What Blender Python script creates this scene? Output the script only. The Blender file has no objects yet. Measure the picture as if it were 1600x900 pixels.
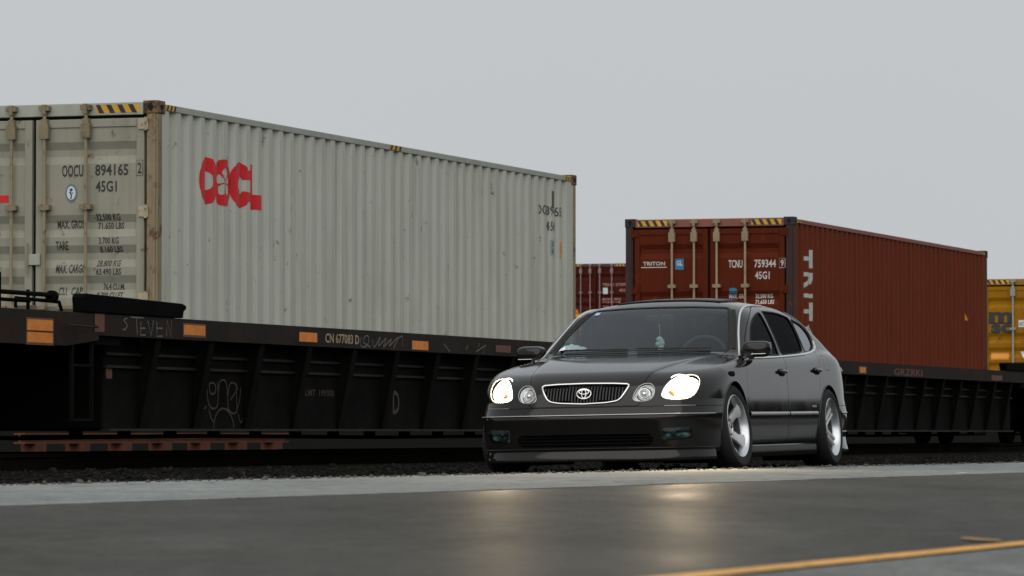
import bpy, bmesh, math, random
import numpy as np
from mathutils import Vector, Matrix
from mathutils.geometry import tessellate_polygon
random.seed(4); rng = np.random.default_rng(4)
SC = bpy.context.scene; COL = SC.collection
R = math.radians

# ------------------------------------------------------------------ camera, sky, sun, exposure
CAMZ = .27
cam_d = bpy.data.cameras.new('camera'); cam = bpy.data.objects.new('camera', cam_d); COL.objects.link(cam)
cam_d.sensor_width = 36; cam_d.lens = 36*6850/1600; cam_d.clip_start = .5; cam_d.clip_end = 6000
cam.location = (0, 0, CAMZ); cam.rotation_euler = (R(90)+math.atan((676-450)/6850), 0, 0)
cam_d.dof.use_dof = True; cam_d.dof.focus_distance = 32.5; cam_d.dof.aperture_fstop = 12.0
SC.camera = cam
W = bpy.data.worlds.new('World'); SC.world = W; W.use_nodes = True
nt = W.node_tree; nt.nodes.clear()
def wn(t, **k):
    n = nt.nodes.new(t)
    for a, b in k.items(): setattr(n, a, b)
    return n
tc = wn('ShaderNodeTexCoord'); sep = wn('ShaderNodeSeparateXYZ'); nt.links.new(tc.outputs['Generated'], sep.inputs[0])
ramp = wn('ShaderNodeValToRGB'); nt.links.new(sep.outputs[2], ramp.inputs[0])
cr = ramp.color_ramp; cr.elements[0].position = 0; cr.elements[0].color = (.535, .555, .565, 1)
cr.elements[1].position = 1; cr.elements[1].color = (.72, .75, .78, 1)
e = cr.elements.new(.10); e.color = (.55, .575, .595, 1)
e = cr.elements.new(.4); e.color = (.60, .63, .66, 1)
noi = wn('ShaderNodeTexNoise'); noi.inputs['Scale'].default_value = 2.2; noi.inputs['Detail'].default_value = 3
nt.links.new(tc.outputs['Generated'], noi.inputs['Vector'])
mr = wn('ShaderNodeMapRange'); mr.inputs[3].default_value = .93; mr.inputs[4].default_value = 1.07
nt.links.new(noi.outputs[0], mr.inputs[0])
mul = wn('ShaderNodeVectorMath', operation='SCALE'); nt.links.new(ramp.outputs[0], mul.inputs[0]); nt.links.new(mr.outputs[0], mul.inputs['Scale'])
bg = wn('ShaderNodeBackground'); nt.links.new(mul.outputs[0], bg.inputs[0]); bg.inputs[1].default_value = 1.0
wo = wn('ShaderNodeOutputWorld'); nt.links.new(bg.outputs[0], wo.inputs[0])
sun_d = bpy.data.lights.new('sun', 'SUN'); sun_d.energy = 1.5; sun_d.angle = R(80); sun_d.color = (1, .96, .9)
sun = bpy.data.objects.new('sun', sun_d); COL.objects.link(sun); sun.rotation_euler = (R(52), 0, R(-8))
SC.view_settings.view_transform = 'Standard'; SC.view_settings.look = 'None'
SC.view_settings.exposure = 0; SC.view_settings.gamma = 1; SC.view_settings.use_curve_mapping = False

# ------------------------------------------------------------------ helpers
def srgb(r, g, b):
    f = lambda c: ((c/255+.055)/1.055)**2.4 if c > 10 else c/255/12.92
    return (f(r), f(g), f(b))
def mat(name, col, rough=.6, metal=0, var=.12, scale=3, bump=0, bscale=60, rust=0, rustcol=(.12, .045, .018), rscale=4,
        stretch=(1, 1, 1), coat=0, spec=.5, streak=0, detail=6, coatrough=.03):
    m = bpy.data.materials.new(name); m.use_nodes = True; t = m.node_tree; b = t.nodes['Principled BSDF']
    N = lambda ty: t.nodes.new(ty); Lk = t.links.new
    tcn = N('ShaderNodeTexCoord'); mp = N('ShaderNodeMapping'); mp.inputs['Scale'].default_value = stretch
    Lk(tcn.outputs['Object'], mp.inputs[0])
    n1 = N('ShaderNodeTexNoise'); n1.inputs['Scale'].default_value = scale; n1.inputs['Detail'].default_value = detail
    n1.inputs['Roughness'].default_value = .62
    Lk(mp.outputs[0], n1.inputs['Vector'])
    mr = N('ShaderNodeMapRange'); mr.inputs[1].default_value = .25; mr.inputs[2].default_value = .75
    mr.inputs[3].default_value = 1-var; mr.inputs[4].default_value = 1+var; Lk(n1.outputs[0], mr.inputs[0])
    sc = N('ShaderNodeVectorMath'); sc.operation = 'SCALE'; sc.inputs[0].default_value = col[:3]; Lk(mr.outputs[0], sc.inputs['Scale'])
    out = sc.outputs[0]
    if streak:
        mp2 = N('ShaderNodeMapping'); mp2.inputs['Scale'].default_value = (7, 7, .35); Lk(tcn.outputs['Object'], mp2.inputs[0])
        n3 = N('ShaderNodeTexNoise'); n3.inputs['Scale'].default_value = 1.5; n3.inputs['Detail'].default_value = 5; Lk(mp2.outputs[0], n3.inputs['Vector'])
        r3 = N('ShaderNodeMapRange'); r3.inputs[1].default_value = .5; r3.inputs[2].default_value = .75; r3.inputs[4].default_value = streak; Lk(n3.outputs[0], r3.inputs[0])
        x = N('ShaderNodeMix'); x.data_type = 'RGBA'; Lk(r3.outputs[0], x.inputs[0]); Lk(out, x.inputs[6]); x.inputs[7].default_value = (col[0]*.55, col[1]*.5, col[2]*.42, 1)
        out = x.outputs[2]
    if rust:
        n2 = N('ShaderNodeTexNoise'); n2.inputs['Scale'].default_value = rscale; n2.inputs['Detail'].default_value = 9; n2.inputs['Roughness'].default_value = .72
        Lk(tcn.outputs['Object'], n2.inputs['Vector'])
        r2 = N('ShaderNodeMapRange'); r2.inputs[1].default_value = .62-rust*.3; r2.inputs[2].default_value = .70-rust*.26; Lk(n2.outputs[0], r2.inputs[0])
        x = N('ShaderNodeMix'); x.data_type = 'RGBA'; Lk(r2.outputs[0], x.inputs[0]); Lk(out, x.inputs[6]); x.inputs[7].default_value = (*rustcol, 1)
        out = x.outputs[2]
    Lk(out, b.inputs['Base Color'])
    b.inputs['Roughness'].default_value = rough; b.inputs['Metallic'].default_value = metal
    b.inputs['Coat Weight'].default_value = coat; b.inputs['Coat Roughness'].default_value = coatrough
    b.inputs['Specular IOR Level'].default_value = spec
    if bump:
        nb = N('ShaderNodeTexNoise'); nb.inputs['Scale'].default_value = bscale; nb.inputs['Detail'].default_value = 4; Lk(tcn.outputs['Object'], nb.inputs['Vector'])
        bp = N('ShaderNodeBump'); bp.inputs['Strength'].default_value = bump; bp.inputs['Distance'].default_value = .01
        Lk(nb.outputs[0], bp.inputs['Height']); Lk(bp.outputs[0], b.inputs['Normal'])
    return m
def emit(name, col, s):
    m = bpy.data.materials.new(name); m.use_nodes = True; b = m.node_tree.nodes['Principled BSDF']
    b.inputs['Base Color'].default_value = (.8, .8, .8, 1); b.inputs['Emission Color'].default_value = (*col, 1); b.inputs['Emission Strength'].default_value = s
    return m
def glassmat(name, tint, mixf=.35, rough=.02, ior=1.45):
    m = bpy.data.materials.new(name); m.use_nodes = True; t = m.node_tree; t.nodes.clear()
    tr = t.nodes.new('ShaderNodeBsdfTransparent'); tr.inputs[0].default_value = (*tint, 1)
    gl = t.nodes.new('ShaderNodeBsdfGlossy'); gl.inputs['Roughness'].default_value = rough; gl.inputs[0].default_value = (.9, .95, 1, 1)
    fr = t.nodes.new('ShaderNodeFresnel'); fr.inputs[0].default_value = ior
    ml = t.nodes.new('ShaderNodeMath'); ml.operation = 'MULTIPLY'; ml.inputs[1].default_value = mixf; t.links.new(fr.outputs[0], ml.inputs[0])
    mx = t.nodes.new('ShaderNodeMixShader'); t.links.new(ml.outputs[0], mx.inputs[0]); t.links.new(tr.outputs[0], mx.inputs[1]); t.links.new(gl.outputs[0], mx.inputs[2])
    o = t.nodes.new('ShaderNodeOutputMaterial'); t.links.new(mx.outputs[0], o.inputs[0])
    return m
def tag(o, label=None, cat=None, group=None, kind=None):
    if label: o['label'] = label
    if cat: o['category'] = cat
    if group: o['group'] = group
    if kind: o['kind'] = kind
    return o
def empty(name, loc=(0, 0, 0), rz=0, label=None, cat=None, group=None, kind=None):
    o = bpy.data.objects.new(name, None); COL.objects.link(o); o.location = loc; o.rotation_euler = (0, 0, rz); o.empty_display_size = .2
    return tag(o, label, cat, group, kind)
class MB:
    def __init__(s): s.v = []; s.f = []; s.g = []
    def add(s, v, f):
        n = len(s.v); s.g.append((n, len(s.f))); s.v += [tuple(map(float, p)) for p in v]; s.f += [tuple(n+i for i in q) for q in f]; return s
    def box(s, a, b, ch=0):
        (x0, y0, z0), (x1, y1, z1) = a, b
        x0, x1 = min(x0, x1), max(x0, x1); y0, y1 = min(y0, y1), max(y0, y1); z0, z1 = min(z0, z1), max(z0, z1)
        return s.add([(x0, y0, z0), (x1, y0, z0), (x1, y1, z0), (x0, y1, z0), (x0, y0, z1), (x1, y0, z1), (x1, y1, z1), (x0, y1, z1)],
                     [(0, 3, 2, 1), (4, 5, 6, 7), (0, 1, 5, 4), (1, 2, 6, 5), (2, 3, 7, 6), (3, 0, 4, 7)])
    def prism(s, poly, ax, a, b):
        """poly: 2D outline in the other two axes, extruded along ax from a to b"""
        n = len(poly); o = [i for i in range(3) if i != ax]
        def P(q, w):
            p = [0, 0, 0]; p[o[0]] = q[0]; p[o[1]] = q[1]; p[ax] = w; return p
        v = [P(q, a) for q in poly]+[P(q, b) for q in poly]
        return s.add(v, [tuple(range(n))[::-1], tuple(range(n, 2*n))]+[(i, (i+1) % n, n+(i+1) % n, n+i) for i in range(n)])
    def tube(s, pts, r, n=8, close=False):
        pts = [Vector(p) for p in pts]; m = len(pts); base = len(s.v); s.g.append((base, len(s.f))); up = None; fs = []
        rs = r if isinstance(r, (list, tuple)) else [r]*m
        for i, p in enumerate(pts):
            if close: d = (pts[(i+1) % m]-pts[i-1])
            else: d = (pts[min(i+1, m-1)]-pts[max(i-1, 0)])
            d.normalize()
            if up is None:
                up = d.orthogonal().normalized()
            up = (up-d*up.dot(d)).normalized(); b = d.cross(up)
            for k in range(n):
                a = 2*math.pi*k/n; s.v.append(tuple(p+(up*math.cos(a)+b*math.sin(a))*rs[i]))
        for i in range(m if close else m-1):
            j = (i+1) % m
            for k in range(n): s.f.append((base+i*n+k, base+i*n+(k+1) % n, base+j*n+(k+1) % n, base+j*n+k))
        if not close:
            s.f.append(tuple(base+k for k in range(n))[::-1]); s.f.append(tuple(base+(m-1)*n+k for k in range(n)))
        return s
    def lathe(s, prof, n=32, ax=1, c=(0, 0, 0), close=False):
        """prof: (radius, along-axis)"""
        base = len(s.v); m = len(prof); s.g.append((base, len(s.f)))
        for r, h in prof:
            for k in range(n):
                a = 2*math.pi*k/n; q = [r*math.cos(a), r*math.sin(a)]
                p = {0: (h, q[0], q[1]), 1: (q[1], h, q[0]), 2: (q[0], q[1], h)}[ax]
                s.v.append((p[0]+c[0], p[1]+c[1], p[2]+c[2]))
        for i in range(m if close else m-1):
            j = (i+1) % m
            for k in range(n): s.f.append((base+i*n+k, base+i*n+(k+1) % n, base+j*n+(k+1) % n, base+j*n+k))
        return s
    def each(s, name, m, parent=None, **k):
        ends = s.g[1:]+[(len(s.v), len(s.f))]; out = []
        for (a, b), (c, d) in zip(s.g, ends):
            q = MB(); q.v = s.v[a:c]; q.f = [tuple(i-a for i in f) for f in s.f[b:d]]; out.append(q.build(name, m, parent, **k))
        return out
    def build(s, name, m, parent=None, smooth=False, label=None, bevel=0, loc=None):
        me = bpy.data.meshes.new(name); me.from_pydata(s.v, [], s.f); me.validate(); me.update()
        b = bmesh.new(); b.from_mesh(me); bmesh.ops.recalc_face_normals(b, faces=b.faces); b.to_mesh(me); b.free()
        if smooth:
            me.polygons.foreach_set('use_smooth', [True]*len(me.polygons))
            try: me.set_sharp_from_angle(angle=R(38))
            except Exception: pass
        o = bpy.data.objects.new(name, me); COL.objects.link(o); me.materials.append(m)
        if parent: o.parent = parent
        if loc: o.location = loc
        if label: o['label'] = label
        if bevel:
            md = o.modifiers.new('bevel', 'BEVEL'); md.width = bevel; md.segments = 2; md.limit_method = 'ANGLE'
        return o
def dup(root, loc=None, label=None, parent=None, group=None):
    r = root.copy(); COL.objects.link(r)
    if parent: r.parent = parent
    if loc is not None: r.location = loc
    if label: r['label'] = label
    if group: r['group'] = group
    for ch in list(root.children): dup(ch, parent=r)
    return r
def flatmesh(name, tris, m, parent=None, label=None):
    """tris: (verts3d, faces)"""
    me = bpy.data.meshes.new(name); me.from_pydata(tris[0], [], tris[1]); me.update(); me.materials.append(m)
    o = bpy.data.objects.new(name, me); COL.objects.link(o)
    if parent: o.parent = parent
    if label: o['label'] = label
    return o
def text_mesh(s, spacing=1.0, bold=.018):
    cu = bpy.data.curves.new('t', 'FONT'); cu.body = s; cu.size = 1; cu.resolution_u = 2; cu.offset = bold; cu.space_character = spacing; cu.space_line = .95
    o = bpy.data.objects.new('t', cu); COL.objects.link(o)
    dg = bpy.context.evaluated_depsgraph_get(); me = bpy.data.meshes.new_from_object(o.evaluated_get(dg))
    v = [tuple(p.co) for p in me.vertices]; f = [tuple(p.vertices) for p in me.polygons]
    bpy.data.objects.remove(o); bpy.data.meshes.remove(me); bpy.data.curves.remove(cu)
    return v, f
def place(vf, fit, fn, cuts=None, axis=0, italic=0, stroke=0):
    """vf: 2D mesh; fit=(x0,z0,x1,z1) box (x1<x0 mirrors); fn maps (a,z)->3D; cuts: values of the coordinate along which to split"""
    v, f = vf; xs = [p[0] for p in v]; ys = [p[1] for p in v]
    if fit:
        a0, a1, b0, b1 = min(xs), max(xs), min(ys), max(ys); x0, z0, x1, z1 = fit
        v = [(x0+(p[0]-a0)/(a1-a0)*(x1-x0)+italic*(p[1]-b0)/(b1-b0)*(z1-z0)*(1 if x1 > x0 else -1), z0+(p[1]-b0)/(b1-b0)*(z1-z0), 0) for p in v]
    else: v = [(p[0], p[1], 0) for p in v]
    b = bmesh.new()
    bv = [b.verts.new(p) for p in v]
    for q in f:
        try: b.faces.new([bv[i] for i in q])
        except ValueError: pass
    if cuts is not None:
        lo = min(p[axis] for p in v); hi = max(p[axis] for p in v); no = [0, 0, 0]; no[axis] = 1
        for c in cuts:
            if lo < c < hi:
                co = [0, 0, 0]; co[axis] = c
                bmesh.ops.bisect_plane(b, geom=b.verts[:]+b.edges[:]+b.faces[:], plane_co=co, plane_no=no, dist=1e-6)
    b.verts.ensure_lookup_table(); b.verts.index_update()
    ov = [fn(p.co.x, p.co.y) for p in b.verts]; of = [tuple(w.index for w in q.verts) for q in b.faces]; b.free()
    return ov, of
def polymesh(outer, holes=()):
    loops = [[Vector((p[0], p[1], 0)) for p in l] for l in [outer, *holes]]
    tri = tessellate_polygon(loops); v = [tuple(p) for l in loops for p in l]
    return v, [tuple(t) for t in tri]
def join(a, b):
    n = len(a[0]); return a[0]+b[0], a[1]+[tuple(i+n for i in q) for q in b[1]]
def ribbon2d(pts, w):
    """open polyline to a flat strip in 2D"""
    v = []; f = []
    for i, p in enumerate(pts):
        a = pts[max(i-1, 0)]; c = pts[min(i+1, len(pts)-1)]; dx, dz = c[0]-a[0], c[1]-a[1]; l = math.hypot(dx, dz) or 1
        v += [(p[0]-dz/l*w/2, p[1]+dx/l*w/2, 0), (p[0]+dz/l*w/2, p[1]-dx/l*w/2, 0)]
        if i: k = 2*i; f.append((k-2, k-1, k+1, k))
    return v, f
def smoothline(pts, k=5):
    out = []
    n = len(pts)
    for i in range(n-1):
        p0, p1, p2, p3 = pts[max(i-1, 0)], pts[i], pts[i+1], pts[min(i+2, n-1)]
        for j in range(k):
            t = j/k
            out.append(tuple(.5*(2*p1[c]+(p2[c]-p0[c])*t+(2*p0[c]-5*p1[c]+4*p2[c]-p3[c])*t*t+(3*p1[c]-p0[c]-3*p2[c]+p3[c])*t**3) for c in range(len(p1))))
    return out+[pts[-1]]
black_rubber = mat('black_rubber', (.012, .012, .011), .75, spec=.3)
# ------------------------------------------------------------------ track frame: x runs away along the train, y to the far side, z up
TH = math.atan(.3401); U = Vector((math.sin(TH), math.cos(TH), 0)); NV = Vector((math.cos(TH), -math.sin(TH), 0))
T0 = Vector((-3.18, 39.3, 0)); RZ = math.pi/2-TH
def T(t, o=0, z=0): return T0+U*t+NV*o+Vector((0, 0, z))     # o > 0 is towards the road

# ------------------------------------------------------------------ ground, road
CA = Vector((-2.411, 20.665)); CD = (Vector((4.246, 36.382))-CA).normalized()
NA = Vector((-1.713, 14.685)); ND = (Vector((3.15, 26.995))-NA).normalized()
YA = Vector((.294, 7.478)); YD = (Vector((1.136, 9.736))-YA).normalized()
phi = math.atan(.325)
Fw = Vector((-math.sin(phi), -math.cos(phi), 0)); Lw = Vector((math.cos(phi), -math.sin(phi), 0)); CO = Vector((.763, 31.67, 0))
def gz(x, y):
    p = Vector((x, y, 0))-CO; f = -p.dot(Fw); l = p.dot(Lw)
    tilt = -.022+.018*l+.006*f
    w = math.exp(-((f-1.4)/2.6)**4-(l/1.4)**4)
    q = Vector((x, y, 0))-Vector((-3.18, 39.3, 0)); back = -q.dot(Vector((math.cos(math.atan(.3401)), -math.sin(math.atan(.3401)), 0)))   # metres behind the train
    rise = 1.5*min(max((back-34)/14, 0), 1)**2*(1 if y > -50 else 0)
    rise += 11*min(max((-back-48)/26, 0), 1)**1.5  # unseen bank across the road, added to reflect darkly in the car's sides
    return tilt*w+(-.045)*(1-w)+rise
def axis_vals(lo, hi, a, b, st):
    v = list(np.arange(a, b, st)); s = st; x = a
    while x > lo: s *= 1.6; x -= s; v.insert(0, x)
    s = st; x = v[-1]
    while x < hi: s *= 1.6; x += s; v.append(x)
    return v
gx = axis_vals(-2500, 2500, -8, 10, .5); gy = axis_vals(-400, 3500, 14, 46, .5)
gv = [(x, y, gz(x, y)) for y in gy for x in gx]; nx = len(gx)
gf = [(j*nx+i, j*nx+i+1, (j+1)*nx+i+1, (j+1)*nx+i) for j in range(len(gy)-1) for i in range(nx-1)]
m_ground = mat('dark_gravel', (.010, .0097, .009), 1, var=.5, scale=9, bump=.9, bscale=30, spec=0)
me = bpy.data.meshes.new('ground'); me.from_pydata(gv, [], gf); me.update(); me.materials.append(m_ground)
ground = bpy.data.objects.new('ground', me); COL.objects.link(ground); tag(ground, 'dark gravel ground between the road and the tracks, with an added unseen bank past the road', kind='structure')
def strip_poly(A, D, B, E, z, a=-60, b=160, n=60, thick=.06):
    m = MB(); v = []; f = []
    for i in range(n+1):
        s = a+(b-a)*i/n; p = A+D*s; q = B+E*s
        v += [(p.x, p.y, z), (q.x, q.y, z)]
        if i: k = 2*i; f.append((k-2, k-1, k+1, k))
    m.add(v, f)
    if thick:
        v = [(x, y, z) for x, y, z in v[::2]]; w = [(x, y, z-thick) for x, y, z in v]
        m.add(v+w, [(i, i+1, len(v)+i+1, len(v)+i) for i in range(len(v)-1)])
        v = [((B+E*(a+(b-a)*i/n)).x, (B+E*(a+(b-a)*i/n)).y, z) for i in range(n+1)]; w = [(x, y, z-.02) for x, y, z in v]
        m.add(v+w, [(i, i+1, len(v)+i+1, len(v)+i) for i in range(len(v)-1)])
    return m
def road_mat(name, col, rough, band=.16, fine=.35, bump=.5, rot=0, crack=0, spec=.5):
    m = bpy.data.materials.new(name); m.use_nodes = True; t = m.node_tree; b = t.nodes['Principled BSDF']; N = t.nodes.new; Lk = t.links.new
    tcn = N('ShaderNodeTexCoord')
    def noise(scale, det, sc=(1, 1, 1), rz=0):
        mp = N('ShaderNodeMapping'); mp.inputs['Rotation'].default_value = (0, 0, rz); mp.inputs['Scale'].default_value = sc; Lk(tcn.outputs['Object'], mp.inputs[0])
        n = N('ShaderNodeTexNoise'); n.inputs['Scale'].default_value = scale; n.inputs['Detail'].default_value = det; Lk(mp.outputs[0], n.inputs['Vector']); return n.outputs[0]
    def rng_(o, a, c, lo=.3, hi=.7):
        r = N('ShaderNodeMapRange'); r.inputs[1].default_value = lo; r.inputs[2].default_value = hi; r.inputs[3].default_value = a; r.inputs[4].default_value = c; Lk(o, r.inputs[0]); return r.outputs[0]
    def mulf(a, c):
        k = N('ShaderNodeMath'); k.operation = 'MULTIPLY'; Lk(a, k.inputs[0]); Lk(c, k.inputs[1]); return k.outputs[0]
    w = rng_(noise(1.0, 5, (1, .12, 1), rot), 1-band, 1+band)
    g = rng_(noise(60, 3), 1-fine, 1+fine, .3, .7)
    pt = rng_(noise(.7, 4), 1-band*.7, 1+band*.7)
    tot = mulf(mulf(mulf(w, g), pt), rng_(noise(11, 6, (1, .35, 1), rot), 1-fine*.45, 1+fine*.45, .35, .65))
    if crack:
        vo = N('ShaderNodeTexVoronoi'); vo.feature = 'DISTANCE_TO_EDGE'; vo.inputs['Scale'].default_value = .35
        mp = N('ShaderNodeMapping'); Lk(tcn.outputs['Object'], mp.inputs[0])
        nz = N('ShaderNodeTexNoise'); nz.inputs['Scale'].default_value = 1.5; Lk(mp.outputs[0], nz.inputs['Vector'])
        ad = N('ShaderNodeVectorMath'); ad.operation = 'MULTIPLY_ADD'; Lk(nz.outputs[1], ad.inputs[0]); ad.inputs[1].default_value = (.8, .8, 0); Lk(mp.outputs[0], ad.inputs[2])
        Lk(ad.outputs[0], vo.inputs['Vector'])
        tot = mulf(tot, rng_(vo.outputs[0], .45, 1, .003, .012))
    s = N('ShaderNodeVectorMath'); s.operation = 'SCALE'; s.inputs[0].default_value = col; Lk(tot, s.inputs['Scale']); Lk(s.outputs[0], b.inputs['Base Color'])
    rr = rng_(noise(1.3, 4, (1, .2, 1), rot), rough-.06, rough+.08); Lk(rr, b.inputs['Roughness'])
    b.inputs['Specular IOR Level'].default_value = spec
    bp = N('ShaderNodeBump'); bp.inputs['Strength'].default_value = bump; bp.inputs['Distance'].default_value = .004; Lk(noise(140, 2), bp.inputs['Height']); Lk(bp.outputs[0], b.inputs['Normal'])
    return m
rr_ = math.atan2(YD.x, YD.y)
m_asph = road_mat('asphalt', (.033, .031, .023), .54, band=.26, fine=.6, rot=rr_, crack=0, bump=1.6, spec=.10)
m_conc = road_mat('pale_concrete', (.195, .208, .20), .9, band=.14, fine=.3, rot=rr_, crack=1, spec=.08)
m_conc2 = road_mat('grey_shoulder', (.125, .13, .122), .8, band=.15, fine=.4, rot=rr_, spec=.2)
m_yel = road_mat('yellow_road_paint', (.62, .29, .035), .6, band=.25, fine=.3, rot=rr_)
tag(strip_poly(NA, ND, YA, YD, .0225, thick=0).build('road', m_asph), 'smooth dark grey asphalt road in the foreground', kind='structure')
NA2 = NA-Vector((.05, 0))
tag(strip_poly(CA, CD, NA, ND, .026).build('concrete_gutter', m_conc), 'pale concrete strip along the far edge of the road', kind='structure')
YP = Vector((YD.y, -YD.x))
tag(strip_poly(YA, YD, YA+YP*14, YD, .0230, thick=0).build('shoulder', m_conc2), 'pale grey shoulder past the yellow line', kind='structure')
tag(strip_poly(YA-YP*.035, YD, YA+YP*.05, YD, .0270, thick=0, a=-8, b=60).build('yellow_line', m_yel), 'painted yellow line along the near side of the road', kind='structure')
mk = MB(); mk.add([(1.03, 10.10, .0265), (1.055, 9.92, .0265), (1.10, 9.86, .0265), (1.115, 10.02, .0265), (1.06, 10.28, .0265)], [(0, 1, 2, 3, 4)])
tag(mk.build('road_mark', road_mat('faded_yellow_paint', (.30, .16, .04), .6, band=.3, fine=.5)), 'faded orange paint smudge beside the yellow line', kind='structure')
mk = MB(); mk.add([(2.61, 25.95, .0302), (2.65, 25.95, .0302), (2.74, 26.3, .0302), (2.71, 26.32, .0302)], [(0, 1, 2, 3)])
tag(mk.build('road_mark', mat('white_road_paint', (.6, .6, .58))), 'short white paint dash on the pale strip', kind='structure')
# stones scattered over the dark ground up to the edge of the concrete
def stones(n, s0, s1, dmin, dmax, tlen, m, label, seed, lift=0, top=None):
    r = np.random.default_rng(seed)
    ph = (1+5**.5)/2
    iv = np.array([(-1, ph, 0), (1, ph, 0), (-1, -ph, 0), (1, -ph, 0), (0, -1, ph), (0, 1, ph), (0, -1, -ph), (0, 1, -ph), (ph, 0, -1), (ph, 0, 1), (-ph, 0, -1), (-ph, 0, 1)])/1.9
    it = np.array([(0,11,5),(0,5,1),(0,1,7),(0,7,10),(0,10,11),(1,5,9),(5,11,4),(11,10,2),(10,7,6),(7,1,8),(3,9,4),(3,4,2),(3,2,6),(3,6,8),(3,8,9),(4,9,5),(2,4,11),(6,2,10),(8,6,7),(9,8,1)])
    s = r.uniform(tlen[0], tlen[1], n); d = dmin+(dmax-dmin)*r.random(n)**1.6
    cx = CA.x+CD.x*s-CD.y*d; cy = CA.y+CD.y*s+CD.x*d
    sz = r.uniform(s0, s1, n)*(.6+.8*r.random(n)**2)
    cz = np.array([gz(a, b) for a, b in zip(cx, cy)])+sz*.3+lift
    if top is not None: cz = np.where(d < 0, top+sz*.3, cz)
    v = iv[None]*(1+.35*r.standard_normal((n, 12, 1)))*sz[:, None, None]*r.uniform(.6, 1.3, (n, 1, 3))
    a = r.uniform(0, 6.28, n); ca, sa = np.cos(a)[:, None], np.sin(a)[:, None]
    x = v[..., 0]*ca-v[..., 1]*sa; y = v[..., 0]*sa+v[..., 1]*ca
    v = np.stack([x+cx[:, None], y+cy[:, None], v[..., 2]*.8+cz[:, None]], -1).reshape(-1, 3)
    f = (it[None]+12*np.arange(n)[:, None, None]).reshape(-1, 3)
    me = bpy.data.meshes.new('gravel'); me.vertices.add(len(v)); me.vertices.foreach_set('co', v.ravel())
    me.loops.add(len(f)*3); me.polygons.add(len(f)); me.loops.foreach_set('vertex_index', f.ravel())
    me.polygons.foreach_set('loop_start', np.arange(0, len(f)*3, 3)); me.update(); me.validate()
    me.materials.append(m); o = bpy.data.objects.new('gravel', me); COL.objects.link(o); return tag(o, label, 'gravel', kind='stuff')
m_st = mat('dark_stone', (.0125, .012, .011), 1, var=.9, scale=14, spec=.05)
m_st2 = mat('pale_stone', (.09, .085, .075), .95, var=.6, scale=14, spec=.2)
stones(13000, .010, .026, 0, 7.0, (-12, 42), m_st, 'dark crushed stones covering the ground up to the rails', 1)
stones(1800, .004, .012, -.24, .0, (-12, 30), m_st2, 'loose grit strewn over the pale concrete edge', 5, 0, .026)
stones(1300, .007, .015, -.02, 1.2, (-12, 42), m_st2, 'lighter grit gathered along the edge of the pale concrete', 2, .01)
# ------------------------------------------------------------------ tracks
m_rail = mat('rail_steel', (.012, .0095, .0075), .9, var=.3, spec=.0); m_tie = mat('old_timber', (.010, .009, .007), .95, var=.3, stretch=(1, 8, 8))
m_bed = mat('ballast_bed', (.010, .0098, .009), 1, var=.5, scale=20, bump=1, bscale=25, spec=0)
def track(base, a, b, label):
    r = empty('railway_track', base, RZ, label, kind='structure')
    for y in (.47, 1.97):
        m = MB()
        m.prism([(y-.036, .09), (y+.036, .09), (y+.036, .055), (y+.01, .045), (y+.01, -.045), (y+.07, -.06), (y+.07, -.07), (y-.07, -.07), (y-.07, -.06), (y-.01, -.045), (y-.01, .045), (y-.036, .055)], 0, a, b)
        m.build('rail', m_rail, r)
    first = None
    k = int((b-a)/.62)
    for i in range(k):
        x = a+.3+.62*i
        if first is None:
            first = MB().box((-.11, -.08, -.16), (.11, 2.52, -.066)).build('sleeper', m_tie, r, bevel=.01); first.location.x = x
        else:
            o = first.copy(); COL.objects.link(o); o.parent = r; o.location.x = x
    m = MB(); m.prism([(-.75, -.16), (-.3, -.10), (2.75, -.10), (3.2, -.16)], 0, a, b)
    m.build('ballast_bed', m_bed, r)
    return r
track(T(0), -9, 62, 'track the near container train stands on')
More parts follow.
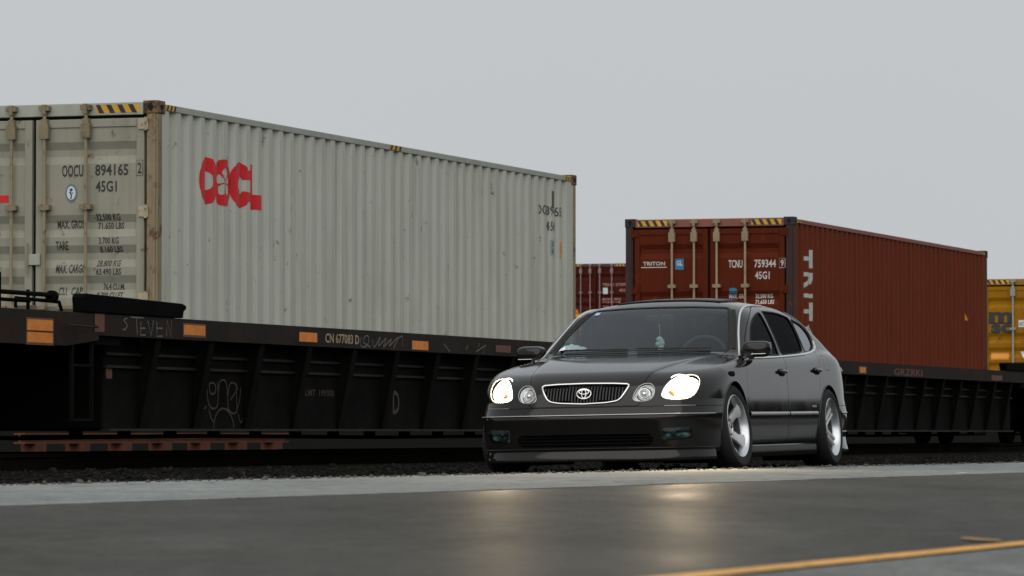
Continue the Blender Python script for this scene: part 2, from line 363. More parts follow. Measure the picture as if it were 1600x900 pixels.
# ------------------------------------------------------------------ shipping containers
LEN, WID = 12.192, 2.438
PER = .278; X0C = .22
def corr_knots(L):
    """breakpoints (x, depth) of the side sheet: outer flat, slope in, inner flat, slope out"""
    k = [(.10, .006)]; x = X0C
    while x+PER < L-.10:
        k += [(x+.042, .006), (x+.096, .041), (x+.180, .041), (x+.234, .006)]; x += PER
    k.append((L-.10, .006)); return k
KN = corr_knots(LEN); KX = np.array([p[0] for p in KN]); KY = np.array([p[1] for p in KN])
def side_y(x): return float(np.interp(x, KX, KY))
def container(name, label, H, M, text=None, detail=True, stripes=True, ring=None, group='shipping containers on the train'):
    """M: dict wall, post, rod, gasket. local frame x away from the camera along the train, y to the far side"""
    r = empty(name, (0, 0, 0), RZ, label, 'shipping container', group)
    zb, zt = .16, H-.08
    for y0, s in ((0, 1), (WID, -1)):
        m = MB(); v = []; f = []
        for i, (x, y) in enumerate(KN):
            v += [(x, y0+s*y, zb), (x, y0+s*y, zt)]
            if i: f.append((2*i-2, 2*i, 2*i+1, 2*i-1))
        m.add(v, f); o = m.build('side_panel', M['wall'], r)
        MB().box((.10, y0+s*.0, zt-.005), (LEN-.10, y0+s*.06, H-.025)).build('top_rail', M['rail'], r, bevel=.006)
        MB().box((.10, y0+s*.0, .02), (LEN-.10, y0+s*.07, .165)).build('bottom_rail', M['rail'], r)
    # roof, floor, far end wall
    m = MB(); v = []; f = []; n = 46
    for i in range(n*2+1):
        x = .1+(LEN-.2)*i/(2*n); z = H-.04-(.02 if i % 2 else 0); v += [(x, .05, z), (x, WID-.05, z)]
        if i: f.append((2*i-2, 2*i, 2*i+1, 2*i-1))
    m.add(v, f).build('roof', M['wall'], r)
    MB().box((.1, .05, .12), (LEN-.1, WID-.05, .16)).build('floor', M['gasket'], r)
    m = MB(); v = []; f = []; ks = []; y = .10
    while y < WID-.12: ks += [(y, LEN-.02), (y+.06, LEN-.02), (y+.12, LEN-.055), (y+.18, LEN-.055)]; y += .24
    for i, (y, x) in enumerate(ks):
        v += [(x, y, .16), (x, y, H-.1)]
        if i: f.append((2*i-2, 2*i, 2*i+1, 2*i-1))
    m.add(v, f).build('end_wall', M['wall'], r)
    # posts, castings
    for x0, x1 in ((0, .11), (LEN-.11, LEN)):
        for y0, y1 in ((0, .115), (WID-.115, WID)):
            m = MB(); m.box((x0+.003, y0+.003, .118), (x1-.003, y1-.003, H-.118))
            if x0 == 0:
                ym = y1 if y0 == 0 else y0; sg = 1 if y0 == 0 else -1
                m.box((-.012, y0+.02, .12), (.0, y0+.05, H-.12))
            m.build('corner_post', M['post'], r, bevel=.008)
            for z in (0, H-.118):
                c = MB(); hx = (x0+x1)/2 
                a, b = (x0-.005 if x0 == 0 else x0-.05, x1+.05 if x0 == 0 else x1+.005)
                yo = (y0-.006, y1+.03) if y0 == 0 else (y0-.03, y1+.006)
                c.box((a, yo[0], z), (b, yo[1], z+.118))
                co = c.build('corner_casting', M['cast'], r, bevel=.008)
                if detail:
                    ys = yo[0] if y0 == 0 else yo[1]; s2 = -1 if y0 == 0 else 1; xs = a if x0 == 0 else b; s3 = -1 if x0 == 0 else 1
                    h = MB(); cx, cz, cyy = (a+b)/2, z+.06, (yo[0]+yo[1])/2
                    h.prism([(cx+.04*math.cos(t), cz+.025*math.sin(t)) for t in np.arange(0, 6.28, .5)], 1, ys+s2*.0015, ys-s2*.01)
                    h.prism([(cyy+.026*math.cos(t), cz+.036*math.sin(t)) for t in np.arange(0, 6.28, .5)], 0, xs+s3*.0015, xs-s3*.01)
                    h.each('casting_hole', M['gasket'], co)
    # end frame: header and sill
    MB().box((.004, .145, H-.125), (.09, WID-.145, H-.012)).build('door_header', M['rail'], r, bevel=.006)
    MB().box((.004, .145, .02), (.09, WID-.145, .15)).build('door_sill', M['rail'], r, bevel=.006)
    MB().box((.066, .10, .15), (.085, WID-.10, H-.12)).build('door_gasket', M['gasket'], r)
    # doors
    z0, z1 = .165, H-.155
    for k, (ya, yb) in enumerate(((.135, WID/2-.018), (WID/2+.018, WID-.135))):
        prof = [(z0, .018)]
        tops = [H-.36, H-1.02, H-1.295, H-1.57, H-1.845, H-2.12, H-2.395]
        for zz in tops[::-1]:
            if zz-.20 < z0+.02: continue
            prof += [(zz-.20, .012), (zz-.13, .044), (zz-.07, .044), (zz, .012)]
        prof.append((z1, .012))
        m = MB(); v = []; f = []
        for i, (z, x) in enumerate(prof):
            v += [(x, ya+.07, z), (x, yb-.07, z)]
            if i: f.append((2*i-2, 2*i-1, 2*i+1, 2*i))
        m.add(v, f)
        d = m.build('door', M['door'], r)
        fr = MB(); fr.box((.0, ya, z0), (.05, ya+.075, z1)); fr.box((.0, yb-.075, z0), (.05, yb, z1))
        fr.box((.0, ya+.075, z1-.075), (.05, yb-.075, z1)); fr.box((.0, ya+.075, z0), (.05, yb-.075, z0+.075))
        fr.build('door_frame', M['door'], d, bevel=.005)
        bars = (.69, 1.10) if k == 0 else (WID-1.10+.09, WID-.69)
        for yb_ in bars:
            m = MB().tube([(-.035, yb_, .08), (-.035, yb_, H-.07)], .0165, 8)
            m.build('locking_bar', M['rod'], d, smooth=True)
            g = MB()
            g.box((-.06, yb_-.045, H-.33), (-.012, yb_+.045, H-.20)); g.box((-.05, yb_-.03, H-.20), (0, yb_+.03, H-.15))
            g.box((-.058, yb_-.05, H-.075), (.0, yb_+.05, H-.03)); g.box((-.065, yb_-.018, H-.11), (-.005, yb_+.018, H-.02))
            for zz in (H-.95, H-2.15):
                if zz > .3: g.box((-.06, yb_-.055, zz-.022), (-.0, yb_+.055, zz+.022)); g.lathe([(.0, -.03), (.03, -.03), (.03, .03), (0, .03)], 10, 2, (-.035, yb_, zz))
            g.box((-.058, yb_-.05, .09), (0, yb_+.05, .15))
            g.each('bar_bracket', M['rod2'], d)
            if detail:
                hn = MB(); s = 1 if yb_ > WID/2 else -1
                hn.box((-.07, yb_-.02, 1.02), (-.035, yb_+.28, 1.06)) if yb_ < WID/2 else hn.box((-.07, yb_-.28, 1.02), (-.035, yb_+.02, 1.06))
                hn.build('door_handle', M['rod2'], d, bevel=.005)
        if detail:
            for zz in (H-.21, H-1.0, H-1.78, .42):
                y = ya if k == 0 else yb; s = 1 if k == 0 else -1
                h = MB(); h.prism([(y-s*.045, zz-.05), (y+s*.05, zz-.045), (y+s*.05, zz+.045), (y-s*.045, zz+.05)], 0, -.014, -.001)
                h.tube([(-.012, y-s*.02, zz-.06), (-.012, y-s*.02, zz+.06)], .014, 8)
                h.build('hinge', M['rod2'] if 'hinge' not in M else M['hinge'], d)
    if detail:
        MB().box((-.02, WID/2-.07, H-1.47), (-.001, WID/2+.06, H-1.37)).build('door_latch_plate', M['rail'], r, bevel=.004)
        MB().tube([(-.03, WID/2+.05, H-1.55), (-.03, WID/2+.05, H-1.27)], .008, 6).build('door_latch_pin', M['rod'], r)
    # hazard stripes
    def hz(fn, a0, a1, b0, b1, n, nm=''):
        pl = fn([(a0, b0), (a1, b0), (a1, b1), (a0, b1)], 0)
        MB().add(pl, [(0, 1, 2, 3)]).build('hazard_decal', M['hy'], r)
        m = MB(); w = (a1-a0)/n; sl = (b1-b0)*.55*(1 if a1 > a0 else -1)
        for i in range(n):
            a = a0+w*(i+.22); q = [(a, b0), (a+w*.45, b0), (a+w*.45+sl, b1), (a+sl, b1)]
            q = [(min(max(p[0], min(a0, a1)), max(a0, a1)), p[1]) for p in q]
            m.add(fn(q, 1), [(0, 1, 2, 3)])
        m.each('hazard_stripe', M['hb'], r)
    if stripes:
        ef = lambda q, k: [(.002-.002*k, p[0], p[1]) for p in q]
        sf = lambda q, k: [(p[0], -.002-.002*k, p[1]) for p in q]
        hz(ef, .18, .61, H-.105, H-.03, 4); hz(ef, WID-.61, WID-.18, H-.105, H-.03, 4)
        hz(sf, .17, .42, H-.078, H-.03, 3)
        hz(sf, LEN-.42, LEN-.17, H-.078, H-.03, 3)
        if stripes == 2: hz(sf, 5.96, 6.34, H-.078, H-.03, 3)
    # print on the doors / side.  end: (yL,z0,yR,z1) with y measured from the near corner, side: (x0,z0,x1,z1)
    dz = []; 
    for i in range(len(tops)): dz += [tops[i], tops[i]-.075, tops[i]-.13, tops[i]-.20]
    zs = np.array([p[0] for p in prof]); xs_ = np.array([p[1] for p in prof])
    def endfn(y, z):
        onframe = (abs(y-WID/2) > WID/2-.21) or abs(y-WID/2) < .095
        return ((-.003 if onframe else float(np.interp(z, zs, xs_))-.003), y, z)
    def endp(vf, fit, m, name='lettering', **k): flatmesh(name, place(vf, fit, endfn, cuts=dz, axis=1, **k), m, r)
    def sidep(vf, fit, m, name='lettering', **k): flatmesh(name, place(vf, fit, lambda x, z: (x, side_y(x)-.003, z), cuts=KX, axis=0, **k), m, r)
    if text: text(r, endp, sidep, H)
    return r
hy = mat('hazard_yellow', (.62, .33, .03), .6, var=.25); hb = mat('hazard_black', (.018, .018, .018), .6)
gask = mat('door_gasket_rubber', (.012, .011, .010), .8, spec=.2)
def cset(nm, wall, post, rail, door, rod, rusty, sc=.0):
    return dict(wall=mat(nm+'_painted_steel', wall, .75, spec=.1, var=.07, scale=1.2, streak=.4, bump=.2, bscale=3.5, rust=.03, rscale=5, rustcol=(.10, .05, .03)),
                post=mat(nm+'_post_paint', post, .7, rust=rusty*.55, rscale=5, var=.2, streak=.8, bump=.3, bscale=25),
                cast=mat(nm+'_casting_paint', post, .75, rust=rusty*1.35, rscale=9, var=.25, bump=.4, bscale=30),
                rail=mat(nm+'_rail_paint', rail, .6, rust=.06, rscale=7, var=.1, streak=.3),
                door=mat(nm+'_door_paint', door, .72, spec=.1, var=.07, scale=2, streak=.35, rust=.05, rscale=6, bump=.12, bscale=9),
                rod=mat(nm+'_rod_paint', rod, .65, rust=rusty*.4, rscale=9, rustcol=(.14, .09, .05)), rod2=mat(nm+'_bracket_paint', tuple(c*.8 for c in rod), .7, rust=rusty*.5, rscale=15, rustcol=(.12, .07, .04)),
                gasket=gask, hy=hy, hb=hb)
ink = mat('black_marking_paint', (.025, .025, .025), .6); ink2 = mat('worn_black_marking_paint', (.09, .09, .08), .6); redp = mat('red_logo_paint', (.62, .006, .010), .55, var=.15, scale=6)
white = mat('white_marking_paint', (.55, .53, .48), .6, var=.2); whites = mat('white_sticker', (.62, .66, .68), .5)
blue = mat('blue_sticker', (.03, .16, .32), .5); orange_s = mat('orange_sticker', (.72, .27, .02), .5); navy = mat('navy_print', (.03, .05, .10), .5)
silver_s = mat('silver_sticker', (.30, .33, .34), .5)
def text_A(r, E, S, H):
    b = .36
    t = text_mesh
    def e(s, o0, z0, o1, z1, it=0): E(t(s), (o0, z0-b, o1, z1-b), ink, italic=it)
    e('OOCU', .945, 2.58, .735, 2.69); e('894165', .618, 2.585, .292, 2.69); e('2', .196, 2.60, .158, 2.70); e('45G1', .612, 2.44, .405, 2.54)
    E(ribbon2d([(.21, 2.58-b), (.21, 2.72-b), (.145, 2.72-b), (.145, 2.58-b), (.21, 2.58-b)], .006), None, ink)
    e('MAX. GROSS', 1.00, 2.115, .71, 2.19); e('32.500 KG', .61, 2.18, .375, 2.245); e('71.650 LBS', .60, 2.105, .345, 2.165)
    e('TARE', 1.005, 1.92, .885, 2.0); e('3.700 KG', .58, 1.97, .385, 2.03); e('8.160 LBS', .575, 1.895, .35, 1.95)
    e('MAX. CARGO', 1.005, 1.71, .71, 1.79, .1); e('28.800 KG', .605, 1.765, .375, 1.825, .15); e('63.490 LBS', .605, 1.69, .36, 1.75)
    e('CU.  CAP.', .99, 1.51, .745, 1.585, .1); e('76.4 CU.M.', .545, 1.555, .335, 1.615); e('2.700 CU.FT.', .60, 1.475, .335, 1.535)
    # round approval plate
    disc = lambda rx, ry, n=24, c=(.852, 2.435): [(c[0]+rx*math.cos(2*math.pi*i/n), c[1]-b+ry*math.sin(2*math.pi*i/n)) for i in range(n)]
    E(polymesh(disc(.058, .082)), None, mat('approval_plate_rim', (.12, .17, .22), .5), 'approval_plate')
    o = [c for c in r.children if c.name.startswith('approval_plate')][-1]; o.location.x = -.002
    E(polymesh(disc(.043, .062)), None, whites, 'approval_plate'); [c for c in r.children if c.name.startswith('approval_plate')][-1].location.x = -.004
    pr = join(polymesh(disc(.016, .012, 12, (.852, 2.465))), ribbon2d([(.852, 2.46-b), (.858, 2.43-b), (.848, 2.41-b), (.857, 2.38-b)], .012))
    pr = join(pr, ribbon2d([(.83, 2.44-b), (.85, 2.425-b), (.872, 2.445-b)], .007))
    E(pr, None, navy, 'approval_plate_print'); [c for c in r.children if c.name.startswith('approval_plate_print')][-1].location.x = -.006
    # red logo on the left door (foot of the L beside the centre)
    E(polymesh([(1.475, 2.36-b), (1.62, 2.36-b), (1.62, 2.90-b), (1.585, 2.90-b), (1.585, 2.425-b), (1.475, 2.425-b)]), None, redp, 'logo')
    def se(cx, rx, ry, p=2.3, n=40): return [(cx+rx*math.copysign(abs(math.cos(q))**(2/p), math.cos(q)), 2.598+ry*math.copysign(abs(math.sin(q))**(2/p), math.sin(q))) for q in np.linspace(0, 2*math.pi, n, endpoint=False)]
    O1 = [(.992,2.60),(1.016,2.70),(1.096,2.808),(1.239,2.812),(1.372,2.755),(1.40,2.61),(1.384,2.462),(1.308,2.395),(1.114,2.380),(1.040,2.483)]
    O1h = [(1.10+.105*(1+math.cos(a)), 2.60+.085*math.sin(a)) for a in np.arange(0, 6.28, .4)]
    O2 = [(1.400,2.61),(1.42,2.72),(1.484,2.79),(1.573,2.815),(1.651,2.805),(1.755,2.69),(1.772,2.60),(1.74,2.49),(1.653,2.385),(1.480,2.396),(1.412,2.49)]
    C = [(1.772,2.60),(1.80,2.69),(1.853,2.75),(1.964,2.812),(2.140,2.803),(2.235,2.757),(2.241,2.652),(2.07,2.645),(2.03,2.668),(1.975,2.655),(1.955,2.60),(1.98,2.54),(2.035,2.525),(2.075,2.553),(2.242,2.555),(2.242,2.434),(2.125,2.392),(1.983,2.378),(1.855,2.454),(1.79,2.52)]
    Lp = [(2.251,2.809),(2.310,2.808),(2.320,2.530),(2.526,2.532),(2.527,2.385),(2.256,2.382)]
    O1 = se(1.195, .205, .218); O1h = se(1.20, .105, .088, 2); O2 = se(1.59, .205, .218); c0x = 1.59
    cc = 1.985; A_ = np.linspace(math.radians(38), math.radians(322), 30)
    C = [(cc+.21*math.copysign(abs(math.cos(q))**.85, math.cos(q)), 2.598+.218*math.copysign(abs(math.sin(q))**.85, math.sin(q))) for q in A_]
    C = [(2.215, 2.66), (2.215, 2.75)]+C+[(2.215, 2.445), (2.215, 2.535)]+[(cc+.015+.10*math.cos(q), 2.598+.085*math.sin(q)) for q in A_[::-1]]
    Lp = [(2.235, 2.812), (2.335, 2.812), (2.335, 2.525), (2.53, 2.525), (2.53, 2.383), (2.235, 2.383)]
    sh = lambda q: [(x, z-b) for x, z in q]
    fl = []
    c0 = (1.59, 2.60)
    petals = []
    for i in range(60):
        a = 2*math.pi*i/60; rr = .62+.38*abs(math.cos(2.5*(a-math.pi/2))); petals.append((c0[0]+.135*rr*math.cos(a), c0[1]-b+.135*rr*math.sin(a)))
    S(join(polymesh(sh(O1), [sh(O1h)]), join(polymesh(sh(O2), [petals]), join(polymesh(sh(C)), polymesh(sh(Lp))))), None, redp, 'logo')
    ln = ribbon2d([(c0[0], c0[1]-b), (c0[0], c0[1]-b)], .01)
    for i in range(5):
        a = math.pi/2+i*2*math.pi/5+.6; q = ribbon2d([(c0[0]+.012*math.cos(a), c0[1]-b+.012*math.sin(a)), (c0[0]+.075*math.cos(a), c0[1]-b+.075*math.sin(a))], .012)
        ln = join(ln, q); ln = join(ln, polymesh([(c0[0]+.08*math.cos(a)+.014*math.cos(k), c0[1]-b+.08*math.sin(a)+.014*math.sin(k)) for k in np.arange(0, 6.2, 1)]))
    S(ln, None, redp, 'logo_flower')
    # marks at the far end of the side
    S(t('OOCU'), (10.82, 2.745-b, 11.14, 2.86-b), ink2); S(t('894165'), (11.2, 2.745-b, 11.64, 2.86-b), ink2); S(t('2'), (11.72, 2.75-b, 11.78, 2.86-b), ink2)
    S(t('45G1'), (11.2, 2.57-b, 11.5, 2.68-b), ink2)
    S(polymesh([(11.30, 2.84-b), (11.38, 2.84-b), (11.38, 3.03-b), (11.30, 3.03-b)]), None, mat('brown_residue', (.10, .08, .05), .7), 'sticker')
    S(polymesh([(11.28, 2.29-b), (11.42, 2.29-b), (11.42, 2.47-b), (11.28, 2.47-b)]), None, silver_s, 'sticker')
    S(t('1C\n45'), (11.29, 2.31-b, 11.41, 2.45-b), ink)
    S(polymesh([(11.60, 2.27-b), (11.71, 2.27-b), (11.71, 2.46-b), (11.60, 2.46-b)]), None, orange_s, 'sticker')
    S(ribbon2d([(11.655, 2.33-b), (11.655, 2.42-b)], .02), None, ink)
def text_B(r, E, S, H):
    b = .36; t = text_mesh
    def e(s, o0, z0, o1, z1, m=white): E(t(s), (o0, z0-b, o1, z1-b), m)
    o = .13
    e('TRITON', 2.31-o, 2.60, 1.99-o, 2.655); E(ribbon2d([(2.34-o, 2.575-b), (1.965-o, 2.575-b)], .012), None, white)
    E(polymesh([(1.845-o, 2.54-b), (1.72-o, 2.54-b), (1.72-o, 2.69-b), (1.845-o, 2.69-b)]), None, blue, 'sticker')
    E(t('GL'), (1.825-o, 2.595-b, 1.74-o, 2.665-b), whites); [c for c in r.children if c.name.startswith('lettering')][-1].location.x = -.002
    e('TCNU', 1.07-o, 2.555, .87-o, 2.665); e('759344', .70-o, 2.555, .39-o, 2.665); e('9', .318-o, 2.57, .275-o, 2.66); e('45G1', .69-o, 2.395, .48-o, 2.50)
    E(ribbon2d([(.34-o, 2.55-b), (.34-o, 2.68-b), (.255-o, 2.68-b), (.255-o, 2.55-b), (.34-o, 2.55-b)], .007), None, white)
    E(polymesh([(1.06-o, 2.20-b), (.95-o, 2.20-b), (.95-o, 2.26-b), (1.0-o, 2.28-b), (1.06-o, 2.27-b)]), None, blue, 'sticker')
    e('32.500 KG', .69-o, 2.13, .44-o, 2.19); e('71.650 LBS', .69-o, 2.05, .42-o, 2.11); e('MAX. GR.', 1.07-o, 2.13, .85-o, 2.19)
    # vertical maker's name, reading downwards
    v, f = t('TRITON', 1.2, .02); v = [(p[1], -p[0], 0) for p in v]
    S((v, f), (.62, 1.10-b, 1.02, 2.83-b), mat('white_name_paint', (.50, .49, .45), .6, var=.1))
    S(polymesh([(.52, 1.62-b), (.62, 1.62-b), (.62, 1.74-b), (.52, 1.74-b)]), None, mat('blue_paint_patch', (.14, .2, .38), .5), 'sticker')
    S(polymesh([(10.55, 2.08-b), (10.75, 2.08-b), (10.65, 2.26-b)]), None, orange_s, 'sticker')
def text_C(r, E, S, H):
    t = text_mesh; pk = mat('faded_pink_paint', (.42, .22, .20), .7)
    E(t('TRHU 372995'), (1.02, H-.75, .12, H-.65), pk); E(t('45G1'), (.45, H-.93, .2, H-.84), pk)
    E(polymesh([(1.0, H-1.0), (.84, H-1.0), (.84, H-.8), (1.0, H-.8)]), None, whites, 'sticker')
    for z, s in ((H-1.2, 'MAX GROSS   32500 KG'), (H-1.3, '71650 LB'), (H-1.45, 'TARE   3800 KG')): E(t(s), (1.02, z, .4, z+.07), pk)
    E(polymesh([(2.05, H-1.75), (1.73, H-1.75), (1.89, H-1.48)]), None, orange_s, 'sticker'); E(polymesh([(2.33, H-1.9), (2.22, H-1.9), (2.22, H-1.4), (2.33, H-1.4)]), None, orange_s, 'sticker')
def text_D(r, E, S, H):
    t = text_mesh; o = .18; b = .36
    E(text_mesh('m', 1, .05), (2.30-o+.1, 2.42-b, 1.93-o, 2.63-b), ink); E(text_mesh('sc', 1, .05), (2.26-o+.1, 2.22-b, 1.95-o, 2.40-b), ink)
    for z in (.0, .006): E(ribbon2d([(2.29-o+.1, 2.41-b+z), (1.94-o, 2.41-b+z)], .02), None, ink)
    E(polymesh([(1.70-o, 2.34-b), (1.83-o, 2.34-b), (1.83-o, 2.47-b), (1.70-o, 2.47-b)]), None, whites, 'sticker')
    E(t('IC'), (1.81-o, 2.37-b, 1.72-o, 2.43-b), ink); [c for c in r.children if c.name.startswith('lettering')][-1].location.x = -.002
    E(polymesh([(2.36-o, 1.73-b), (2.02-o, 1.73-b), (2.02-o, 1.86-b), (2.36-o, 1.86-b)]), None, orange_s, 'sticker')
    E(polymesh([(1.80-o, 1.88-b), (1.68-o, 1.88-b), (1.74-o, 1.75-b)]), None, whites, 'sticker')
MA = cset('grey_green', (.50, .51, .44), (.25, .20, .115), (.35, .365, .31), (.30, .295, .235), (.27, .215, .13), .5)
MA['hinge'] = mat('cream_hinge', (.40, .34, .23), .7, rust=.25, rscale=12)
MA['cast'] = mat('rusty_casting', (.16, .085, .035), .8, rust=.5, rscale=12, var=.5, bump=.5, bscale=25, rustcol=(.035, .02, .013))
MB_ = cset('red_oxide', (.150, .030, .011), (.030, .010, .007), (.23, .07, .045), (.095, .015, .0045), (.34, .25, .15), .18)
MB_['cast'] = mat('dark_casting', (.02, .014, .013), .75, var=.3)
MC = cset('maroon', (.06, .010, .006), (.04, .009, .006), (.08, .02, .012), (.06, .009, .005), (.34, .22, .21), .15)
MD = cset('yellow', (.29, .14, .007), (.26, .13, .01), (.28, .14, .01), (.31, .14, .006), (.36, .36, .33), .15)
bm_ = empty('steel_beam', T(18.8, -8), RZ, 'long rusty orange steel beam on short blocks, lying beyond the tracks under the nearest container', 'steel beam')
m_ob = mat('rusty_orange_beam', (.115, .036, .014), .85, var=.4, rust=.2, rscale=2, scale=3)
mm_ = MB(); mm_.prism([(0, .13), (.16, .13), (.16, .15), (.09, .15), (.09, .245), (.16, .245), (.16, .265), (0, .265), (0, .245), (.07, .245), (.07, .15), (0, .15)], 0, -4.5, 4.5); mm_.build('beam', m_ob, bm_)
for k_ in range(7): MB().box((-4.2+1.35*k_, -.04, -.06), (-3.95+1.35*k_, .2, .129)).build('support_block', m_ob, bm_)
for q_ in (MB_, MC, MD): q_['hinge'] = q_['door']
a = container('shipping_container', 'pale grey green corrugated container with red logo and rusty corner posts, nearest on the train', 2.896, MA, text_A, stripes=2); a.location = T(0, 0, .36)
a = container('shipping_container', 'rust red container with white markings and pale lock rods, behind the car roof', 2.896, MB_, text_B); a.location = T(22.35, -.13, .36)
a = container('shipping_container', 'yellow container with black lettering at the right edge, behind the rust red container', 2.896, MD, text_D); a.location = T(44.7, -.16, .27)
a = container('shipping_container', 'small looking dark maroon container far off between the grey green and the rust red containers', 2.896, MC, text_C, detail=False); a.location = (3.9, 142, 2.876)
c2 = dup(a, (3.9, 142, .285), 'dark maroon container hidden low behind the car, under the far off maroon container')
# ------------------------------------------------------------------ well cars
m_wc = mat('weathered_black_steel', (.0075, .0075, .0065), .8, var=.5, scale=2, rust=.10, rscale=2.5, rustcol=(.012, .007, .0045), bump=.3, bscale=20, spec=.03)
m_sill = mat('weathered_brown_sill', (.022, .019, .015), .8, var=.3, scale=1.4, rust=.30, rscale=1.6, rustcol=(.036, .018, .013), bump=.3, bscale=25, spec=.12, streak=.3)
m_dk = mat('grimy_dark_steel', (.005, .005, .0045), .85, var=.3, spec=.02)
m_edge = mat('worn_edge', (.028, .025, .02), .7, var=.4, scale=6, spec=.15)
m_or = mat('orange_reflector', (.72, .22, .015), .5, var=.2, scale=8); m_or2 = mat('faded_orange_reflector', (.13, .042, .02), .6, var=.2, scale=8)
m_cream = mat('cream_stencil_paint', (.40, .29, .19), .7, var=.3, scale=20); m_chalk = mat('chalk_scrawl', (.14, .13, .115), .9, var=.5, scale=30); m_scr = mat('brown_spray_outline', (.055, .040, .030), .9, var=.45, scale=20)
m_ob = mat('rusty_orange_beam', (.36, .09, .03), .85, var=.4, rust=.2, rscale=2, scale=3)
YS = -.28; RX = -.56
def well_car(label, lettering=True, seed=0):
    r = empty('well_car', (0, 0, 0), RZ, label, 'rail car', 'well cars of the container train')
    x0, x1 = -5.02, 17.27; a, b = -1.35, 13.55
    for s, nm in ((0, 'near'), (1, 'far')):
        q = (lambda y: y) if s == 0 else (lambda y: WID-y)
        m = MB(); m.prism([(q(YS), 1.10), (q(YS), 1.285), (q(-.10), 1.285), (q(-.10), 1.27), (q(YS+.015), 1.27), (q(YS+.015), 1.115), (q(-.10), 1.115), (q(-.10), 1.10)], 0, x0, x1)
        m.build('top_sill', m_sill, r)
        MB().box((a, q(-.075), .30), (b, q(-.05), 1.11)).build('side_sheet', m_wc, r)
        MB().box((a, q(-.13), .285), (b, q(-.04), .305)).build('bottom_flange', m_edge, r)
        for z in (.955, .845): MB().box((a, q(-.105), z-.012), (b, q(-.076), z+.012)).build('side_stiffener', m_edge, r)
        x = RX
        while x < b:
            m = MB()
            m.prism([(q(-.26), 1.10), (q(-.074), 1.10), (q(-.074), .32), (q(-.11), .32)], 0, x-.006, x+.006)
            m.add([(x-.055, q(-.262), 1.10), (x+.055, q(-.262), 1.10), (x+.075, q(-.112), .31), (x-.075, q(-.112), .31), (x-.055, q(-.25), 1.10), (x+.055, q(-.25), 1.10), (x+.075, q(-.10), .31), (x-.075, q(-.10), .31)],
                  [(0, 1, 2, 3), (7, 6, 5, 4), (0, 4, 5, 1), (1, 5, 6, 2), (2, 6, 7, 3), (3, 7, 4, 0)])
            m.build('rib', m_wc, r); x += 1.22
    MB().box((a, -.05, .285), (b, WID+.05, .325)).build('well_floor', m_dk, r)
    for xx in (a, b): MB().box((xx-.03, -.05, .31), (xx+.03, WID+.05, 1.2)).build('well_bulkhead', m_dk, r)
    # end platforms
    for s in (0, 1):
        c = (lambda x: x) if s == 0 else (lambda x: 12.2-x)
        P = 'end_platform'
        m = MB(); m.box((c(x0+.02), YS+.03, 1.02), (c(a-.03), WID-YS-.03, 1.275)); m.prism([(c(-5.0), .55), (c(-3.9), .55), (c(-2.4), .95), (c(-2.4), 1.02), (c(-5.0), 1.02)], 1, .9, 1.55)
        m.build(P, m_dk, r)
        # deep side plate on the platform edge
        m = MB(); m.prism([(c(x0), 1.0), (c(-2.55), 1.0), (c(-1.9), 1.06), (c(-1.9), 1.115), (c(x0), 1.115)], 1, YS-.002, YS+.02); m.build('platform_side_plate', m_sill, r)
        # sloped corner guide the container slides past
        for yy in (YS-.015, WID-YS-.105):
            m = MB(); m.prism([(c(-2.21), 1.29), (c(-2.23), 1.42), (c(-2.19), 1.45), (c(-.10), 1.42), (c(-.02), 1.40), (c(-.03), 1.37), (c(-.08), 1.35), (c(-.10), 1.29)], 1, yy, yy+.12)
            m.build('corner_guide', m_dk, r, bevel=.01)
        # handrails, brake rods
        for k, pts in enumerate(([(-4.6, 1.42), (-2.75, 1.42), (-2.68, 1.40)], [(-4.6, 1.36), (-3.1, 1.36)], [(-3.3, 1.30), (-3.3, 1.38), (-2.45, 1.37), (-2.40, 1.30)], [(-3.0, 1.29), (-3.0, 1.46)], [(-3.7, 1.29), (-3.7, 1.43)])):
            m = MB().tube([(c(x), YS+.06+.03*k, z) for x, z in pts], .016 if k else .02, 7)
            m.build('handrail', m_dk, r, smooth=True)
        MB().box((c(-3.95), YS+.02, 1.28), (c(-3.78), YS+.2, 1.58)).build('valve_box', m_dk, r, bevel=.01)
        MB().lathe([(0, -.03), (.05, -.03), (.05, .03), (0, .03)], 14, 0, (c(-2.72), YS+.06, 1.41)).build('brake_knob', m_dk, r, smooth=True)
        MB().tube([(c(-2.62), YS-.02, 1.19), (c(-2.62), YS-.06, 1.17), (c(-2.05), YS-.06, 1.165), (c(-2.05), YS-.02, 1.185)], .009, 6).build('grab_iron', mat('worn_bar', (.12, .11, .10), .6) if False else m_sill, r, smooth=True)
        # stirrup steps
        st = MB()
        for z in (.84, .38): st.box((c(-2.42), YS+.0, z-.01), (c(-2.02), YS+.05, z+.01))
        for xx in (-2.42, -2.02): st.box((c(xx)-.012, YS+.0, .37), (c(xx)+.012, YS+.03, 1.03))
        st.build('stirrup_step', m_wc, r)
